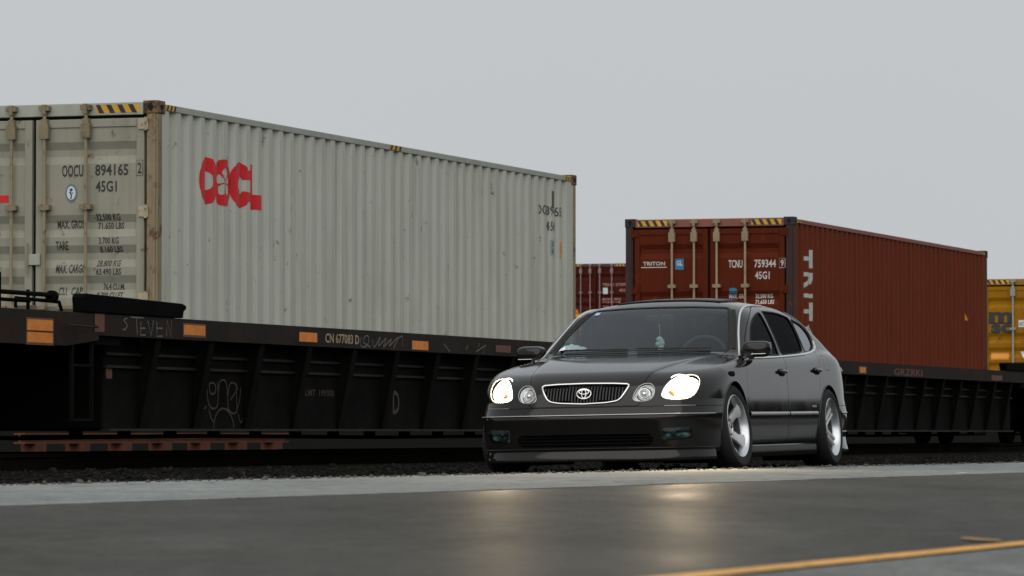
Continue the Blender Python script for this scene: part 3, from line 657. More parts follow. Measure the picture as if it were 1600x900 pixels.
    # truck: shared by two units, at both ends
    for cx in (x0+.0, ):
        m = MB(); q = 1.22
        for yy in (YS+.22, WID-YS-.34):
            m.prism([(cx-1.15, .42), (cx-.95, .62), (cx-.35, .70), (cx, .78), (cx+.35, .70), (cx+.95, .62), (cx+1.15, .42), (cx+.8, .40), (cx+.45, .26), (cx-.45, .26), (cx-.8, .40)], 1, yy, yy+.12)
        m.box((cx-.2, YS+.3, .4), (cx+.2, WID-YS-.3, .7))
        tr_ = m.build('truck', m_dk, r)
        for wx in (cx-.9, cx+.9):
            for yy, s in ((.47, 1), (1.97, -1)):
                w = MB().lathe([(0, -.07), (.09, -.09), (.13, -.03), (.34, -.02), (.36, -.07), (.42, -.07), (.425, .05), (.455, .07), (.455, .09), (.36, .09), (.3, .03), (0, .04)], 28, 1, (wx, yy, .51)); w.build('wheel', m_dk, tr_, smooth=True)
            MB().lathe([(0, 0), (.085, .0), (.085, 1.7), (0, 1.7)], 12, 1, (wx, .37, .51)).build('axle', m_dk, tr_, smooth=True)
        sp = MB()
        for dx in (-.14, 0, .14): sp.tube([(cx+dx, YS+.25, .30), (cx+dx, YS+.25, .56)], .05, 10)
        sp.each('spring', m_dk, tr_)
    if lettering:
        def P(vf, fit, m, nm='lettering', y=YS-.003, **k): flatmesh(nm, place(vf, fit, lambda x, z: (x, y, z), **k), m, r)
        rect = lambda xa, xb, za, zb_: polymesh([(xa, za), (xb, za), (xb, zb_), (xa, zb_)])
        for (xa, xb, za, zb_, mm) in ((-.06, .43, 1.145, 1.235, m_or), (2.74, 3.21, 1.14, 1.23, m_or), (5.87, 6.36, 1.12, 1.21, m_or), (8.5, 9.0, 1.14, 1.215, m_or2), (11.4, 11.9, 1.13, 1.22, m_or), (-3.34, -2.84, 1.115, 1.205, m_or), (-3.34, -2.84, 1.015, 1.10, m_or), (-1.99, -1.79, 1.13, 1.28, m_or2), (14.2, 14.7, 1.13, 1.22, m_or)):
            P(rect(xa, xb, za, zb_), None, mm, 'reflector', YS-.004)
            P(rect(xa-.02, xb+.02, za-.02, zb_+.015), None, m_or2 if mm is m_or and xa < 0 else m_sill, 'reflector_backing', YS-.0025)
        P(text_mesh('CN 677083 D'), (3.43, 1.14, 4.35, 1.235), m_cream)
        P(text_mesh('LMT  199300'), (3.42, .625, 4.2, .69), m_scr, y=-.079)
        P(text_mesh('D'), (5.86, .46, 6.06, .70), m_scr, y=-.079)
        gr = [[(-1.309,1.262),(-1.382,1.241),(-1.309,1.203),(-1.357,1.163),(-1.406,1.161)],[(-1.236,1.272),(-.941,1.272)],[(-1.114,1.272),(-1.088,1.119)],[(-1.015,1.240),(-1.024,1.121),(-.915,1.123)],[(-1.014,1.181),(-.915,1.183)],[(-.866,1.254),(-.790,1.116),(-.741,1.257)],[(-.666,1.248),(-.665,1.118),(-.539,1.121)],[(-.666,1.188),(-.540,1.191)],[(-.45,1.121),(-.44,1.263),(-.35,1.12),(-.34,1.262)],
              [(4.416,1.216),(4.377,1.156),(4.444,1.118),(4.583,1.140),(4.622,1.220),(4.527,1.228),(4.472,1.167),(4.668,1.122)],[(4.724,1.202),(4.780,1.124),(4.950,1.227),(4.894,1.136),(5.121,1.220),(5.036,1.129),(5.265,1.213),(5.208,1.142),(5.468,1.237),(5.323,1.114)],[(5.410,1.216),(5.584,1.25),(5.602,1.139)],[(6.845,1.193),(7.031,1.113)],[(7.596,1.197),(7.533,1.143)],[(7.981,1.225),(7.852,1.128),(8.175,1.208),(8.078,1.121)]]
        for l in gr: P(ribbon2d(smoothline(l, 4) if len(l) > 4 else l, .014), None, m_chalk, 'chalk_graffiti')
        gp = [[(.953,.736),(.981,.570),(1.062,.497),(1.197,.508),(1.223,.613),(1.212,.739)],[(1.007,.716),(1.114,.728),(1.169,.686),(1.142,.634),(1.045,.633),(1.007,.716)],[(1.224,.572),(1.250,.719),(1.332,.757),(1.425,.720),(1.470,.499)],[(1.469,.615),(1.496,.711),(1.590,.733),(1.662,.681),(1.680,.448)],[(1.525,.574),(1.690,.681),(1.634,.733)],[(1.680,.490),(1.746,.575),(1.774,.692)],[(1.117,.310),(1.170,.424),(1.306,.492),(1.470,.468),(1.581,.384),(1.609,.310)],[(.847,.548),(.901,.490),(.954,.517)],[(1.008,.486),(1.062,.403),(1.144,.362)],[(1.443,.499),(1.581,.447),(1.691,.469)],[(1.719,.437),(1.775,.363),(1.831,.406)]]
        for l in gp: P(ribbon2d(smoothline(l, 5), .017), None, m_scr, 'spray_graffiti', -.0795)
        P(rect(-1.3, -1.17, .74, .84), None, m_or2, 'placard', -.079)
    # rusty beam along the far bottom edge
    # hoses, brackets and air line under the floor
    m = MB().tube([(-4, .9, .25), (-1, .9, .22), (3, .9, .24), (8, .9, .22), (16, .9, .24)], .02, 6)
    m.build('air_line', m_dk, r)
    for k in range(14): MB().box((-.8+1.05*k, .4, .23), (-.72+1.05*k, .5, .29)).build('hanger', m_dk, r)
    return r
w1 = well_car('black well car with orange reflectors and chalk graffiti, carrying the pale grey green container'); w1.location = T(0)
w2 = well_car('black well car with plain ribbed side behind the parked car, under the rust red container', lettering=False); w2.location = T(22.35, -.13)
def P2(vf, fit, m, nm='lettering', y=YS-.003): flatmesh(nm, place(vf, fit, lambda x, z: (x, y, z)), m, w2)
rect = lambda xa, xb, za, zb_: polymesh([(xa, za), (xb, za), (xb, zb_), (xa, zb_)])
P2(rect(2.5, 2.95, 1.12, 1.22), None, m_or2, 'reflector'); P2(rect(2.55, 2.9, 1.13, 1.21), None, m_or, 'reflector', YS-.005)
P2(text_mesh('GRZRKI'), (4.6, 1.12, 6.4, 1.22), m_or2, 'faded_lettering'); P2(rect(11.2, 12.0, 1.12, 1.2), None, m_or2, 'rust_patch'); P2(rect(16.2, 16.6, 1.12, 1.22), None, m_or2, 'reflector')
w3 = dup(w2, T(44.7, -.26), 'well car under the yellow container, at the right edge')
w4 = dup(w2, Vector((3.9, 142, 0))+NV*.0, 'distant well car on the back track under the stacked maroon containers')
track(Vector((3.9, 142, 0)), -8, 22, 'back track far behind the car')
def curve(xs, ys, sig=.03, lo=None, hi=None):
    xs = np.array(xs, float); ys = np.array(ys, float)
    if xs[0] > xs[-1]: xs, ys = xs[::-1], ys[::-1]
    a, b = xs[0]-4*sig-.01, xs[-1]+4*sig+.01
    g = np.linspace(a, b, 900); st = g[1]-g[0]
    def ext(q):
        r = np.interp(q, xs, ys)
        r = np.where(q < xs[0], ys[0]+(q-xs[0])*(ys[1]-ys[0])/(xs[1]-xs[0]), r)
        return np.where(q > xs[-1], ys[-1]+(q-xs[-1])*(ys[-1]-ys[-2])/(xs[-1]-xs[-2]), r)
    m = max(1, int(3*sig/st)); k = np.exp(-.5*(np.arange(-m, m+1)*st/sig)**2); k /= k.sum()
    gg = np.concatenate([a+st*np.arange(-m, 0), g, b+st*np.arange(1, m+1)])
    t = np.convolve(ext(gg), k, 'valid')
    return lambda q: np.interp(q, g, t)
def smax(a, b, k):
    h = np.maximum(k-np.abs(a-b), 0)/k
    return np.maximum(a, b)+h*h*k*.25
def smin(a, b, k): return -smax(-a, -b, k)
nose = curve([.04,.12,.2,.34,.385,.415,.47,.56,.62,.68,.76],[.80,.815,.82,.832,.838,.822,.812,.80,.78,.74,.66], .018)
tail = curve([.05,.15,.40,.44,.6,.75,.9],[-3.86,-3.90,-3.93,-3.90,-3.90,-3.87,-3.82], .03)
wid = curve([.05,.12,.2,.3,.385,.5,.62,.72,.80,.87,.95],[.850,.868,.882,.890,.893,.890,.884,.873,.855,.83,.79], .03)
H0 = curve([1.0,.84,.74,.6,.4,.2,0,-.3,-.64,-1,-2.5,-3.0,-3.4,-3.75,-3.95],[.54,.622,.66,.692,.73,.762,.79,.822,.848,.862,.885,.905,.91,.895,.87], .07)
wc = curve([.78,.85,.95,1.05,1.12,1.17,1.22,1.28],[.822,.802,.765,.722,.690,.662,.615,.53], .015)
xw0 = curve([.78,.86,1.0,1.1,1.18,1.26],[-.30,-.46,-.75,-.965,-1.14,-1.36], .03)
R0 = curve([-.8,-1.15,-1.4,-1.7,-2.0,-2.3,-2.6,-2.9,-3.2,-3.5,-3.8],[1.17,1.228,1.252,1.265,1.265,1.252,1.215,1.155,1.065,.96,.84], .10)
def Fb(p):
    x, y, z = p[..., 0], np.abs(p[..., 1]), p[..., 2]
    Xn, W, Xr = nose(z), wid(z), tail(z)
    n = 3.1+.4*np.clip((.5-z)/.1,0,1)
    v = np.where(x > .0, x/Xn, np.where(x < -2.95, (-2.95-x)/(-2.95-Xr), 0))
    v = np.maximum(v, 0)
    rho = ((y/W)**n+v**n+1e-9)**(1/n)
    d1 = (rho-1)*W
    Hh = H0(x)-.036*(y/.78)**3
    # hood crest line running from the screen pillars to the grille
    yl = .40+(.80-x)*.186
    Hh = Hh+.010/(1+np.exp((y-yl)/.012))*np.clip((x+1.0)/.4, 0, 1)*np.clip((1.0-x)/.3,0,1)
    k1 = .075+.12*np.clip((x-.15)/.6, 0, 1)+.08*np.clip((-3.1-x)/.6, 0, 1)
    low = smax(smax(d1, z-Hh, k1), (.10-z), .03)
    tap = 1-.07*np.clip((-2.1-x)/1.5, 0, 1)**1.5-.015*np.clip((x+1.2)/.6, 0, 1)
    ds = (y-wc(z)*tap)*.88
    bow = (.21-.28*np.clip(z-.85, 0, .35))*(y/.70)**2.2
    dw = (x-xw0(z)+bow)*.42
    dr = (z-R0(x)+.045*(y/.55)**2.5)*np.where(x < -2.5, .93, 1)
    cab = smax(smax(ds, dw, .045), dr, .05)
    cab = smax(cab, .70-z, .02)
    return smin(low, cab, .025)
def grad(p, e=.002):
    g = np.zeros(p.shape)
    for i in range(3):
        d = np.zeros(3); d[i] = e
        g[..., i] = (Fb(p+d)-Fb(p-d))/(2*e)
    return g/np.maximum(np.linalg.norm(g, axis=-1, keepdims=True), 1e-6)
def cast(o, d, t0, t1, n=400, inside=False):
    """first sign change of Fb along rays o+t*d"""
    o = np.asarray(o, float); d = np.asarray(d, float); o, d = np.broadcast_arrays(o, d)
    N = o.shape[0]; lo = np.full(N, np.nan); hi = np.full(N, np.nan); ts = np.linspace(t0, t1, n); s = 1 if inside else -1
    prev = None; done = np.zeros(N, bool)
    for i, t in enumerate(ts):
        f = Fb(o+d*t)*s
        if i:
            c = (prev <= 0) & (f > 0) & ~done
            lo[c] = ts[i-1]; hi[c] = t; done |= c
        prev = f
    for _ in range(22):
        m = (lo+hi)/2; f = Fb(o+d*m[:, None])*s
        hi = np.where(f > 0, m, hi); lo = np.where(f > 0, lo, m)
    return o+d*((lo+hi)/2)[:, None]
# ------------------------------------------------------------------ car body mesh: polygonise Fb with rays from a spine, then cut panels out of it
def base_half():
    nf, nr, ne = 64, 40, 124
    org, hd = [], []
    for i in range(nf): a = (i/(nf))*math.pi/2; org.append((.02, 0)); hd.append((math.cos(a), math.sin(a)))
    xm = np.arange(.02, -2.95, -.0225)
    for x in xm: org.append((x, 0)); hd.append((0, 1))
    xe = -2.95
    for i in range(nr+1): a = math.pi/2+(i/nr)*math.pi/2; org.append((xe, 0)); hd.append((math.cos(a), math.sin(a)))
    org = np.array(org); hd = np.array(hd); nc = len(org)
    el = np.radians(np.concatenate([np.linspace(-89.9, -40, 10, endpoint=False), np.linspace(-40, 62, 86, endpoint=False), np.linspace(62, 90, 29)]))
    z0 = .42; o = np.zeros((nc, len(el), 3)); d = np.zeros_like(o)
    o[..., 0] = org[:, None, 0]; o[..., 2] = z0
    d[..., 0] = hd[:, None, 0]*np.cos(el); d[..., 1] = hd[:, None, 1]*np.cos(el); d[..., 2] = np.sin(el)
    P = cast(o.reshape(-1, 3), d.reshape(-1, 3), .02, 1.6, 160, inside=True).reshape(nc, len(el), 3)
    P[:, -1, 1] = 0; P[0, :, 1] = 0; P[-1, :, 1] = 0; P[:, 0, 1] = 0
    V = P.reshape(-1, 3); ne = len(el)
    F = [(i*ne+j, (i+1)*ne+j, (i+1)*ne+j+1, i*ne+j+1) for i in range(nc-1) for j in range(ne-1)]
    return V, F
def clip(V, F, field, newton=True):
    """keep the part where field > 0; field maps (n,3) to (n,)"""
    d = field(V); V = list(map(tuple, V)); out = []; cache = {}
    pos = d > 0
    def cut(i, j):
        k = (min(i, j), max(i, j))
        if k not in cache:
            a, b = np.array(V[i]), np.array(V[j]); t = d[i]/(d[i]-d[j]); cache[k] = len(V); V.append(tuple(a+(b-a)*t))
        return cache[k]
    for f in F:
        s = [bool(pos[i]) for i in f]
        if all(s): out.append(f); continue
        if not any(s): continue
        q = []
        for a in range(len(f)):
            i, j = f[a], f[(a+1) % len(f)]
            if pos[i]: q.append(i)
            if pos[i] != pos[j]: q.append(cut(i, j))
        if len(q) > 2: out.append(tuple(q))
    used = sorted({i for f in out for i in f}); mp = {u: k for k, u in enumerate(used)}
    return (np.array([V[u] for u in used]).reshape(-1, 3), [tuple(mp[i] for i in f) for f in out])
def sdpoly(Q, poly):
    """signed distance, positive inside"""
    P = np.asarray(poly, float); n = len(P); d = np.full(len(Q), 1e9); ins = np.zeros(len(Q), bool)
    for i in range(n):
        a, b = P[i], P[(i+1) % n]; e = b-a; w = Q-a
        t = np.clip((w@e)/(e@e+1e-12), 0, 1); d = np.minimum(d, np.hypot(*(w-t[:, None]*e).T))
        c = ((a[1] > Q[:, 1]) != (b[1] > Q[:, 1]))
        with np.errstate(divide='ignore', invalid='ignore'): xx = (b[0]-a[0])*(Q[:, 1]-a[1])/(b[1]-a[1])+a[0]
        ins ^= c & (Q[:, 0] < xx)
    return np.where(ins, d, -d)
def chaikin(p, k=2):
    for _ in range(k):
        q = []
        for i in range(len(p)):
            a, b = np.array(p[i]), np.array(p[(i+1) % len(p)]); q += [tuple(a*.75+b*.25), tuple(a*.25+b*.75)]
        p = q
    return p
def mirror(V, F, weld=True):
    V2 = V.copy(); V2[:, 1] *= -1; n = len(V); idx = np.arange(n)+n
    if weld: idx = np.where(np.abs(V[:, 1]) < 1e-5, np.arange(n), idx)
    return np.vstack([V, V2]), list(F)+[tuple(int(idx[i]) for i in f)[::-1] for f in F]
def surf(name, V, F, m, parent, off=0, nrm=True, thick=0, sgn=None):
    """mesh from body surface pieces with normals taken from the body function"""
    V = np.asarray(V, float); Q = V.copy()
    g = grad(V)
    if off: Q = V+g*off
    used = sorted({i for f in F for i in f}); mp = {u: k for k, u in enumerate(used)}
    Q = Q[used]; g = g[used]; FF = []
    for f in F:
        t = [mp[i] for i in f]
        t = [t[i] for i in range(len(t)) if np.abs(Q[t[i]]-Q[t[i-1]]).max() > 1e-7]
        if len(t) > 2: FF.append(tuple(t))
    me = bpy.data.meshes.new(name); me.from_pydata(Q.tolist(), [], FF); me.update()
    # orient along gradient
    if FF:
        f0 = me.polygons[len(FF)//2]; s = np.dot(np.array(f0.normal), g[f0.vertices[0]])
        if s < 0: me.flip_normals()
    me.polygons.foreach_set('use_smooth', [True]*len(me.polygons)); me.materials.append(m)
    if nrm: me.normals_split_custom_set_from_vertices(g.tolist())
    o = bpy.data.objects.new(name, me); COL.objects.link(o); o.parent = parent
    return o
# car root
Nz = Vector((0, 0, 1)); Fr = (Fw-.006*Nz).normalized(); Lr = (Lw+.018*Nz); Lr = (Lr-Fr*Lr.dot(Fr)).normalized(); Zr = Fr.cross(Lr)
car = empty('parked_car', CO, 0, 'low black four door saloon with headlights on and silver wheels, stopped beside the road', 'car')
car.rotation_mode = 'QUATERNION'
car.rotation_quaternion = Matrix((Fr, Lr, Zr)).transposed().to_quaternion()
# materials
def paintmat():
    m = mat('black_metallic_paint', (.010, .009, .008), .6, metal=.0, var=.10, scale=2.5, coat=1, coatrough=.045, spec=0)
    t = m.node_tree; b = t.nodes['Principled BSDF']
    n = t.nodes.new('ShaderNodeTexNoise'); n.inputs['Scale'].default_value = 3.2; n.inputs['Detail'].default_value = 2
    tcn = [x for x in t.nodes if x.type == 'TEX_COORD'][0]; t.links.new(tcn.outputs['Object'], n.inputs['Vector'])
    bp = t.nodes.new('ShaderNodeBump'); bp.inputs['Strength'].default_value = .012; bp.inputs['Distance'].default_value = .01
    t.links.new(n.outputs[0], bp.inputs['Height']); t.links.new(bp.outputs[0], b.inputs['Coat Normal'])
    b.inputs['Coat IOR'].default_value = 1.42
    # dust: slightly rougher and paler in patches
    n2 = t.nodes.new('ShaderNodeTexNoise'); n2.inputs['Scale'].default_value = 5; n2.inputs['Detail'].default_value = 6; t.links.new(tcn.outputs['Object'], n2.inputs['Vector'])
    r = t.nodes.new('ShaderNodeMapRange'); r.inputs[1].default_value = .35; r.inputs[2].default_value = .75; r.inputs[3].default_value = .07; r.inputs[4].default_value = .12
    t.links.new(n2.outputs[0], r.inputs[0]); t.links.new(r.outputs[0], b.inputs['Coat Roughness'])
    return m
paint = paintmat()
chrome = mat('chrome', (.75, .74, .72), .14, metal=1, var=.03); satin = mat('satin_trim', (.45, .44, .42), .3, metal=.9, var=.05)
trim = mat('black_trim', (.012, .012, .012), .45, var=.1); dark = mat('black_plastic', (.010, .010, .010), .6); under = mat('underbody_black', (.006, .006, .006), .9, spec=.1)
glass_w = glassmat('windscreen_glass', (.62, .72, .71), .80); glass_f = glassmat('front_door_glass', (.34, .38, .38), .10); glass_s = glassmat('tinted_side_glass', (.07, .075, .075), .07); glass_q = glassmat('quarter_glass', (.5, .5, .5), 1.0, .08, 2.6)
lensm = glassmat('lamp_lens', (.95, .96, .96), .3, ior=1.5)
bowl = mat('lamp_reflector', (.80, .80, .78), .28, metal=1, var=.12, scale=30, bump=.5, bscale=35)
bowl2 = mat('lamp_reflector_satin', (.88, .90, .90), .45, metal=.12, var=.2, scale=28, bump=.6, bscale=30)
foggl = glassmat('fog_lamp_lens', (.15, .22, .23), .6)
bulb = emit('headlamp_light', (1.0, .76, .46), 30); bulb_w = emit('headlamp_glow', (1.0, .80, .58), 3.2); bowl_lit = emit('self_lit_reflector', (1.0, .86, .68), .55)  # reflector emits faintly, standing in for the lamp light it would bounce
amber = mat('amber_lens', (.55, .30, .12), .3)
# --- region definitions (all on the half y >= 0)
WS = [(0, .866), (.24, .864), (.45, .858), (.60, .852), (.665, .853), (.672, .862), (.640, .955), (.600, 1.045), (.560, 1.125), (.525, 1.176), (.50, 1.187), (.26, 1.198), (0, 1.201)]
WSf = WS+[(-a, b) for a, b in WS[::-1] if a > 0]
FWIN = chaikin([(-.83, .865), (-.93, .945), (-1.10, 1.05), (-1.28, 1.112), (-1.50, 1.150), (-1.555, 1.152), (-1.585, .965), (-1.575, .830), (-1.54, .826), (-.86, .826), (-.80, .832)], 1)
RWIN = chaikin([(-1.645, 1.160), (-1.66, .93), (-1.655, .834), (-1.70, .832), (-2.34, .856), (-2.39, .90), (-2.40, 1.02), (-2.37, 1.118), (-2.33, 1.130), (-2.06, 1.158), (-1.66, 1.163)], 1)
QWIN = chaikin([(-2.42, 1.11), (-2.435, .90), (-2.43, .863), (-2.50, .860), (-2.66, .872), (-2.80, .905), (-2.835, .935), (-2.825, 1.0), (-2.75, 1.055), (-2.64, 1.085), (-2.45, 1.115)], 1)
FDOOR = [(-.375, .17), (-.355, .45), (-.375, .66), (-.42, .745), (-.52, .785), (-.68, .82), (-.74, .865), (-.87, .955), (-1.03, 1.045), (-1.22, 1.130), (-1.44, 1.183), (-1.615, 1.203), (-1.625, 1.10), (-1.622, .90), (-1.59, .79), (-1.535, .70), (-1.518, .42), (-1.51, .17)]
RDOOR = [(-1.516, .17), (-1.524, .42), (-1.541, .70), (-1.596, .79), (-1.628, .90), (-1.631, 1.10), (-1.621, 1.203), (-2.1, 1.200), (-2.42, 1.165), (-2.68, 1.108), (-2.83, 1.03), (-2.885, .95), (-2.86, .90), (-2.76, .868), (-2.66, .81), (-2.58, .72), (-2.545, .62), (-2.46, .50), (-2.415, .40), (-2.40, .17)]
BACK = [(-2.78, .0), (-2.80, .40), (-2.84, .56), (-2.95, .60), (-3.30, .60), (-3.44, .55), (-3.50, .0)]
GR = [(0, .616), (.20, .613), (.312, .607), (.322, .598), (.30, .555), (.268, .505), (.24, .490), (.17, .480), (0, .473)]
GRf = GR+[(-a, b) for a, b in GR[::-1] if a > 0]
LO = [(.738,.547,.509),(.713,.552,.561),(.651,.582,.621),(.572,.631,.658),(.502,.690,.672),(.470,.743,.663),(.507,.773,.617),(.577,.763,.542),(.633,.723,.498),(.702,.633,.489)]
LI = [(.789,.355,.498),(.776,.359,.535),(.736,.388,.595),(.705,.434,.616),(.701,.479,.608),(.729,.505,.562),(.755,.493,.510),(.771,.458,.488),(.786,.393,.485)]
class Lamp:
    def __init__(s, out):
        P = np.array(out); s.c = P.mean(0); s.n = grad(s.c[None]+0)[0]
        for _ in range(6): s.c = s.c-Fb(s.c[None])[0]*grad(s.c[None])[0]
        s.n = grad(s.c[None])[0]; e1 = np.cross([0, 0, 1], s.n); e1 /= np.linalg.norm(e1); s.e1 = e1; s.e2 = np.cross(s.n, e1)
        q = [(float((p-s.c)@s.e1), float((p-s.c)@s.e2)) for p in P]; s.poly = chaikin(q, 2)
    def sd(s, V):
        w = V-s.c; d = sdpoly(np.stack([w@s.e1, w@s.e2], -1), s.poly)
        return np.where(np.abs(w@s.n) < .22, d, -.3)
    def at(s, u, v, w): return s.c+s.e1*u+s.e2*v+s.n*w
lo, li = Lamp(LO), Lamp(LI)
# bumper lamps: cast outline from the front
def yz_outline(pts):
    o = np.array([(2.0, y, z) for y, z in pts]); return cast(o, np.array([[-1., 0, 0]]), .5, 2.6, 400)
lf = Lamp(yz_outline([(.560, .296), (.562, .300), (.738, .304), (.746, .300), (.746, .230), (.738, .226), (.562, .210), (.560, .214)]))
XZ = lambda V: V[:, [0, 2]]; YZ = lambda V: V[:, [1, 2]]; XY = lambda V: V[:, [0, 1]]
side_ok = lambda V: np.where(V[:, 1] > .33, 1., -1.)
def gd(poly): return lambda V: np.minimum(sdpoly(XZ(V), poly), side_ok(V))
f_fw, f_rw, f_qw = gd(FWIN), gd(RWIN), gd(QWIN)
f_ws = lambda V: np.where((V[:, 0] > -1.33) & (V[:, 2] > .8), sdpoly(YZ(V), WSf), -.3)
f_bk = lambda V: np.where(V[:, 2] > .8, sdpoly(XY(V), BACK+[(x, -y) for x, y in BACK[::-1] if y > 0]), -.3)
f_gr = lambda V: np.where(V[:, 0] > .55, sdpoly(YZ(V), GRf), -.3)
INT = [(0, .262), (.47, .258), (.50, .245), (.49, .185), (.45, .175), (0, .172)]; INTf = INT+[(-a, b) for a, b in INT[::-1] if a > 0]
f_in = lambda V: np.where(V[:, 0] > .55, sdpoly(YZ(V), INTf), -.3)
ARF, ARR = .347, .343
def f_arch(V):
    a = ARF-np.hypot(V[:, 0]+.01, V[:, 2]-.275); b = ARR-np.hypot(V[:, 0]+2.80, V[:, 2]-.262)
    return np.where(V[:, 1] > .45, np.maximum(a, b), -.3)
f_fd = lambda V: np.minimum(sdpoly(XZ(V), FDOOR), side_ok(V)); f_rd = lambda V: np.minimum(sdpoly(XZ(V), RDOOR), side_ok(V))
def f_bumper(V): return np.minimum(.452-V[:, 2], V[:, 0]-.28)
def f_rbump(V): return np.minimum(.45-V[:, 2], -3.08-V[:, 0])
def yl(x): return .405+(.80-x)*.186
def f_hood(V):
    x, y, z = V.T
    edge = np.minimum(yl(x), .665)-y
    rear = x+.425+.20*(y/.66)**2.2
    return np.minimum(np.minimum(edge, rear), z-.4555)
def f_trunk(V):
    x, y, z = V.T; return np.minimum(np.minimum(.66-y, -3.505-.06*(y/.6)**2-x+.0), z-.62)
FUEL = chaikin([(-2.77, .836), (-2.90, .838), (-2.915, .825), (-2.915, .73), (-2.90, .718), (-2.77, .722), (-2.758, .735), (-2.758, .825)], 1)
f_fuel = lambda V: np.minimum(sdpoly(XZ(V), FUEL), side_ok(V))
V0, F0 = base_half()
G = .0028
V0, F0 = clip(V0, F0, lambda V: -f_arch(V))
HOLES = [f_ws, f_fw, f_rw, f_qw, f_bk, f_gr, f_in, lo.sd, li.sd, lf.sd]
OFFS = [-.012, 0, 0, 0, 0, 0, 0, 0, 0, 0]
# glass and lens pieces keep the body's own surface
def inside(fn, e=0): return clip(V0, F0, lambda V: fn(V)-e)
P_ws, P_fw, P_rw, P_qw, P_bk = [inside(f, e) for f, e in ((f_ws, -.006), (f_fw, -.006), (f_rw, -.006), (f_qw, -.006), (f_bk, 0))]
P_lo, P_li, P_lf = inside(lo.sd, .003), inside(li.sd, .003), inside(lf.sd, .002)
VB, FB = V0, F0
for fn in HOLES: VB, FB = clip(VB, FB, lambda V, fn=fn: -fn(V))
# dark inner shell seen through the shut lines
surf('inner_shell', *mirror(*clip(VB, FB, lambda V: np.minimum(-f_ws(V)-.01, np.minimum(-f_gr(V), np.minimum(-f_arch(V)-.004, np.minimum(-lo.sd(V)-.018, np.minimum(-li.sd(V)-.014, -lf.sd(V)-.010))))))), under, car, off=-.016)
regs = [('front_bumper', f_bumper), ('rear_bumper', f_rbump), ('bonnet', f_hood), ('boot_lid', f_trunk), ('front_door', f_fd), ('rear_door', f_rd), ('fuel_flap', f_fuel)]
VR, FR = VB, FB; parts = {}
for nm, fn in regs:
    parts[nm] = clip(VR, FR, lambda V, fn=fn: fn(V)-G)
    VR, FR = clip(VR, FR, lambda V, fn=fn: -fn(V)-G*.3)
def sides(nm, V, F, m, both=True, **k):
    res = []
    for s in (1, -1):
        Q = V.copy(); Q[:, 1] *= s
        res.append(surf(nm, Q, F if s > 0 else [f[::-1] for f in F], m, car, **k))
        if not both: break
    return res
body = surf('body', *mirror(VR, FR), paint, car)
for nm in ('front_bumper', 'rear_bumper', 'bonnet', 'boot_lid'): parts[nm] = surf(nm, *mirror(*parts[nm]), paint, car)
fd = sides('front_door', *parts['front_door'], paint); rd = sides('rear_door', *parts['rear_door'], paint)
sides('fuel_flap', *parts['fuel_flap'], paint, both=False)
surf('windscreen', *mirror(*P_ws), glass_w, car, off=-.003); surf('rear_window', *mirror(*P_bk), glass_s, car, off=-.003)
for P, ds, gm in ((P_fw, fd, glass_f), (P_rw, rd, glass_s), (P_qw, rd, glass_q)):
    for k, s in enumerate((1, -1)):
        Q = P[0].copy(); Q[:, 1] *= s; surf('window_glass', Q, P[1] if s > 0 else [f[::-1] for f in P[1]], gm, ds[k], off=-.006)
# --- strips laid along the surface
def snap(P, it=8):
    P = np.array(P, float)
    for _ in range(it): P = P-Fb(P)[:, None]*grad(P)
    return P
def resample(P, st=.02, close=False):
    P = np.array(P, float)
    if close: P = np.vstack([P, P[:1]])
    d = np.r_[0, np.cumsum(np.linalg.norm(np.diff(P, axis=0), axis=1))]; n = max(2, int(d[-1]/st)); s = np.linspace(0, d[-1], n+1)
    Q = np.stack([np.interp(s, d, P[:, i]) for i in range(3)], -1)
    return Q[:-1] if close else Q
def strip(name, P, half, th, m, parent, close=False, off=0, st=.02, dosnap=True, mir=False):
    P = resample(P, st, close); P = snap(P) if dosnap else P; g = grad(P)
    t = np.roll(P, -1, 0)-np.roll(P, 1, 0)
    if not close: t[0] = P[1]-P[0]; t[-1] = P[-1]-P[-2]
    b = np.cross(g, t); b /= np.linalg.norm(b, axis=1, keepdims=True)+1e-9
    sec = [(-1, -.002), (-.75, th*.8), (-.3, th), (.3, th), (.75, th*.8), (1, -.002)]; n = len(P); k = len(sec)
    V = np.concatenate([P+b*half*a+g*(h+off) for a, h in sec]).reshape(k, n, 3).transpose(1, 0, 2).reshape(-1, 3)
    F = []
    for i in range(n if close else n-1):
        j = (i+1) % n
        for q in range(k-1): F.append((i*k+q, i*k+q+1, j*k+q+1, j*k+q))
    out = []
    for s in ((1, -1) if mir else (1,)):
        mb = MB(); W_ = V.copy(); W_[:, 1] *= s; mb.add(W_, F); out.append(mb.build(name, m, parent if not isinstance(parent, (list, tuple)) else parent[0 if s > 0 else 1], smooth=True))
    return out
def ring(z, a0, a1, n=90):
    """points round the nose at height z, plan angle from straight ahead; negative = right side"""
    a = np.radians(np.linspace(a0, a1, n)); o = np.zeros((n, 3)); o[:, 0] = .02; o[:, 2] = z
    d = np.stack([np.cos(a), np.sin(a), 0*a], -1); return cast(o, d, .3, 1.3, 200, inside=True)
def aty(x, z, y0=1.2): return cast(np.array([[x, y0, z]]), np.array([[0, -1., 0]]), .0, 1.1, 300)[0]
def along(pts, st=.04):
    P = []
    q = resample([(x, 0, z) for x, z in pts], st)
    return cast(np.stack([q[:, 0], np.full(len(q), 1.2), q[:, 2]], -1), np.array([[0, -1., 0]]), .0, 1.1, 300)
strip('bumper_moulding', ring(.395, -63, 63, 120), .0055, .012, satin, car)
strip('bumper_crease', ring(.160, -64, 64, 120), .004, .008, paint, car)
strip('side_moulding', along([(-.385, .388), (-1.50, .388)]), .016, .014, satin, fd, mir=True)
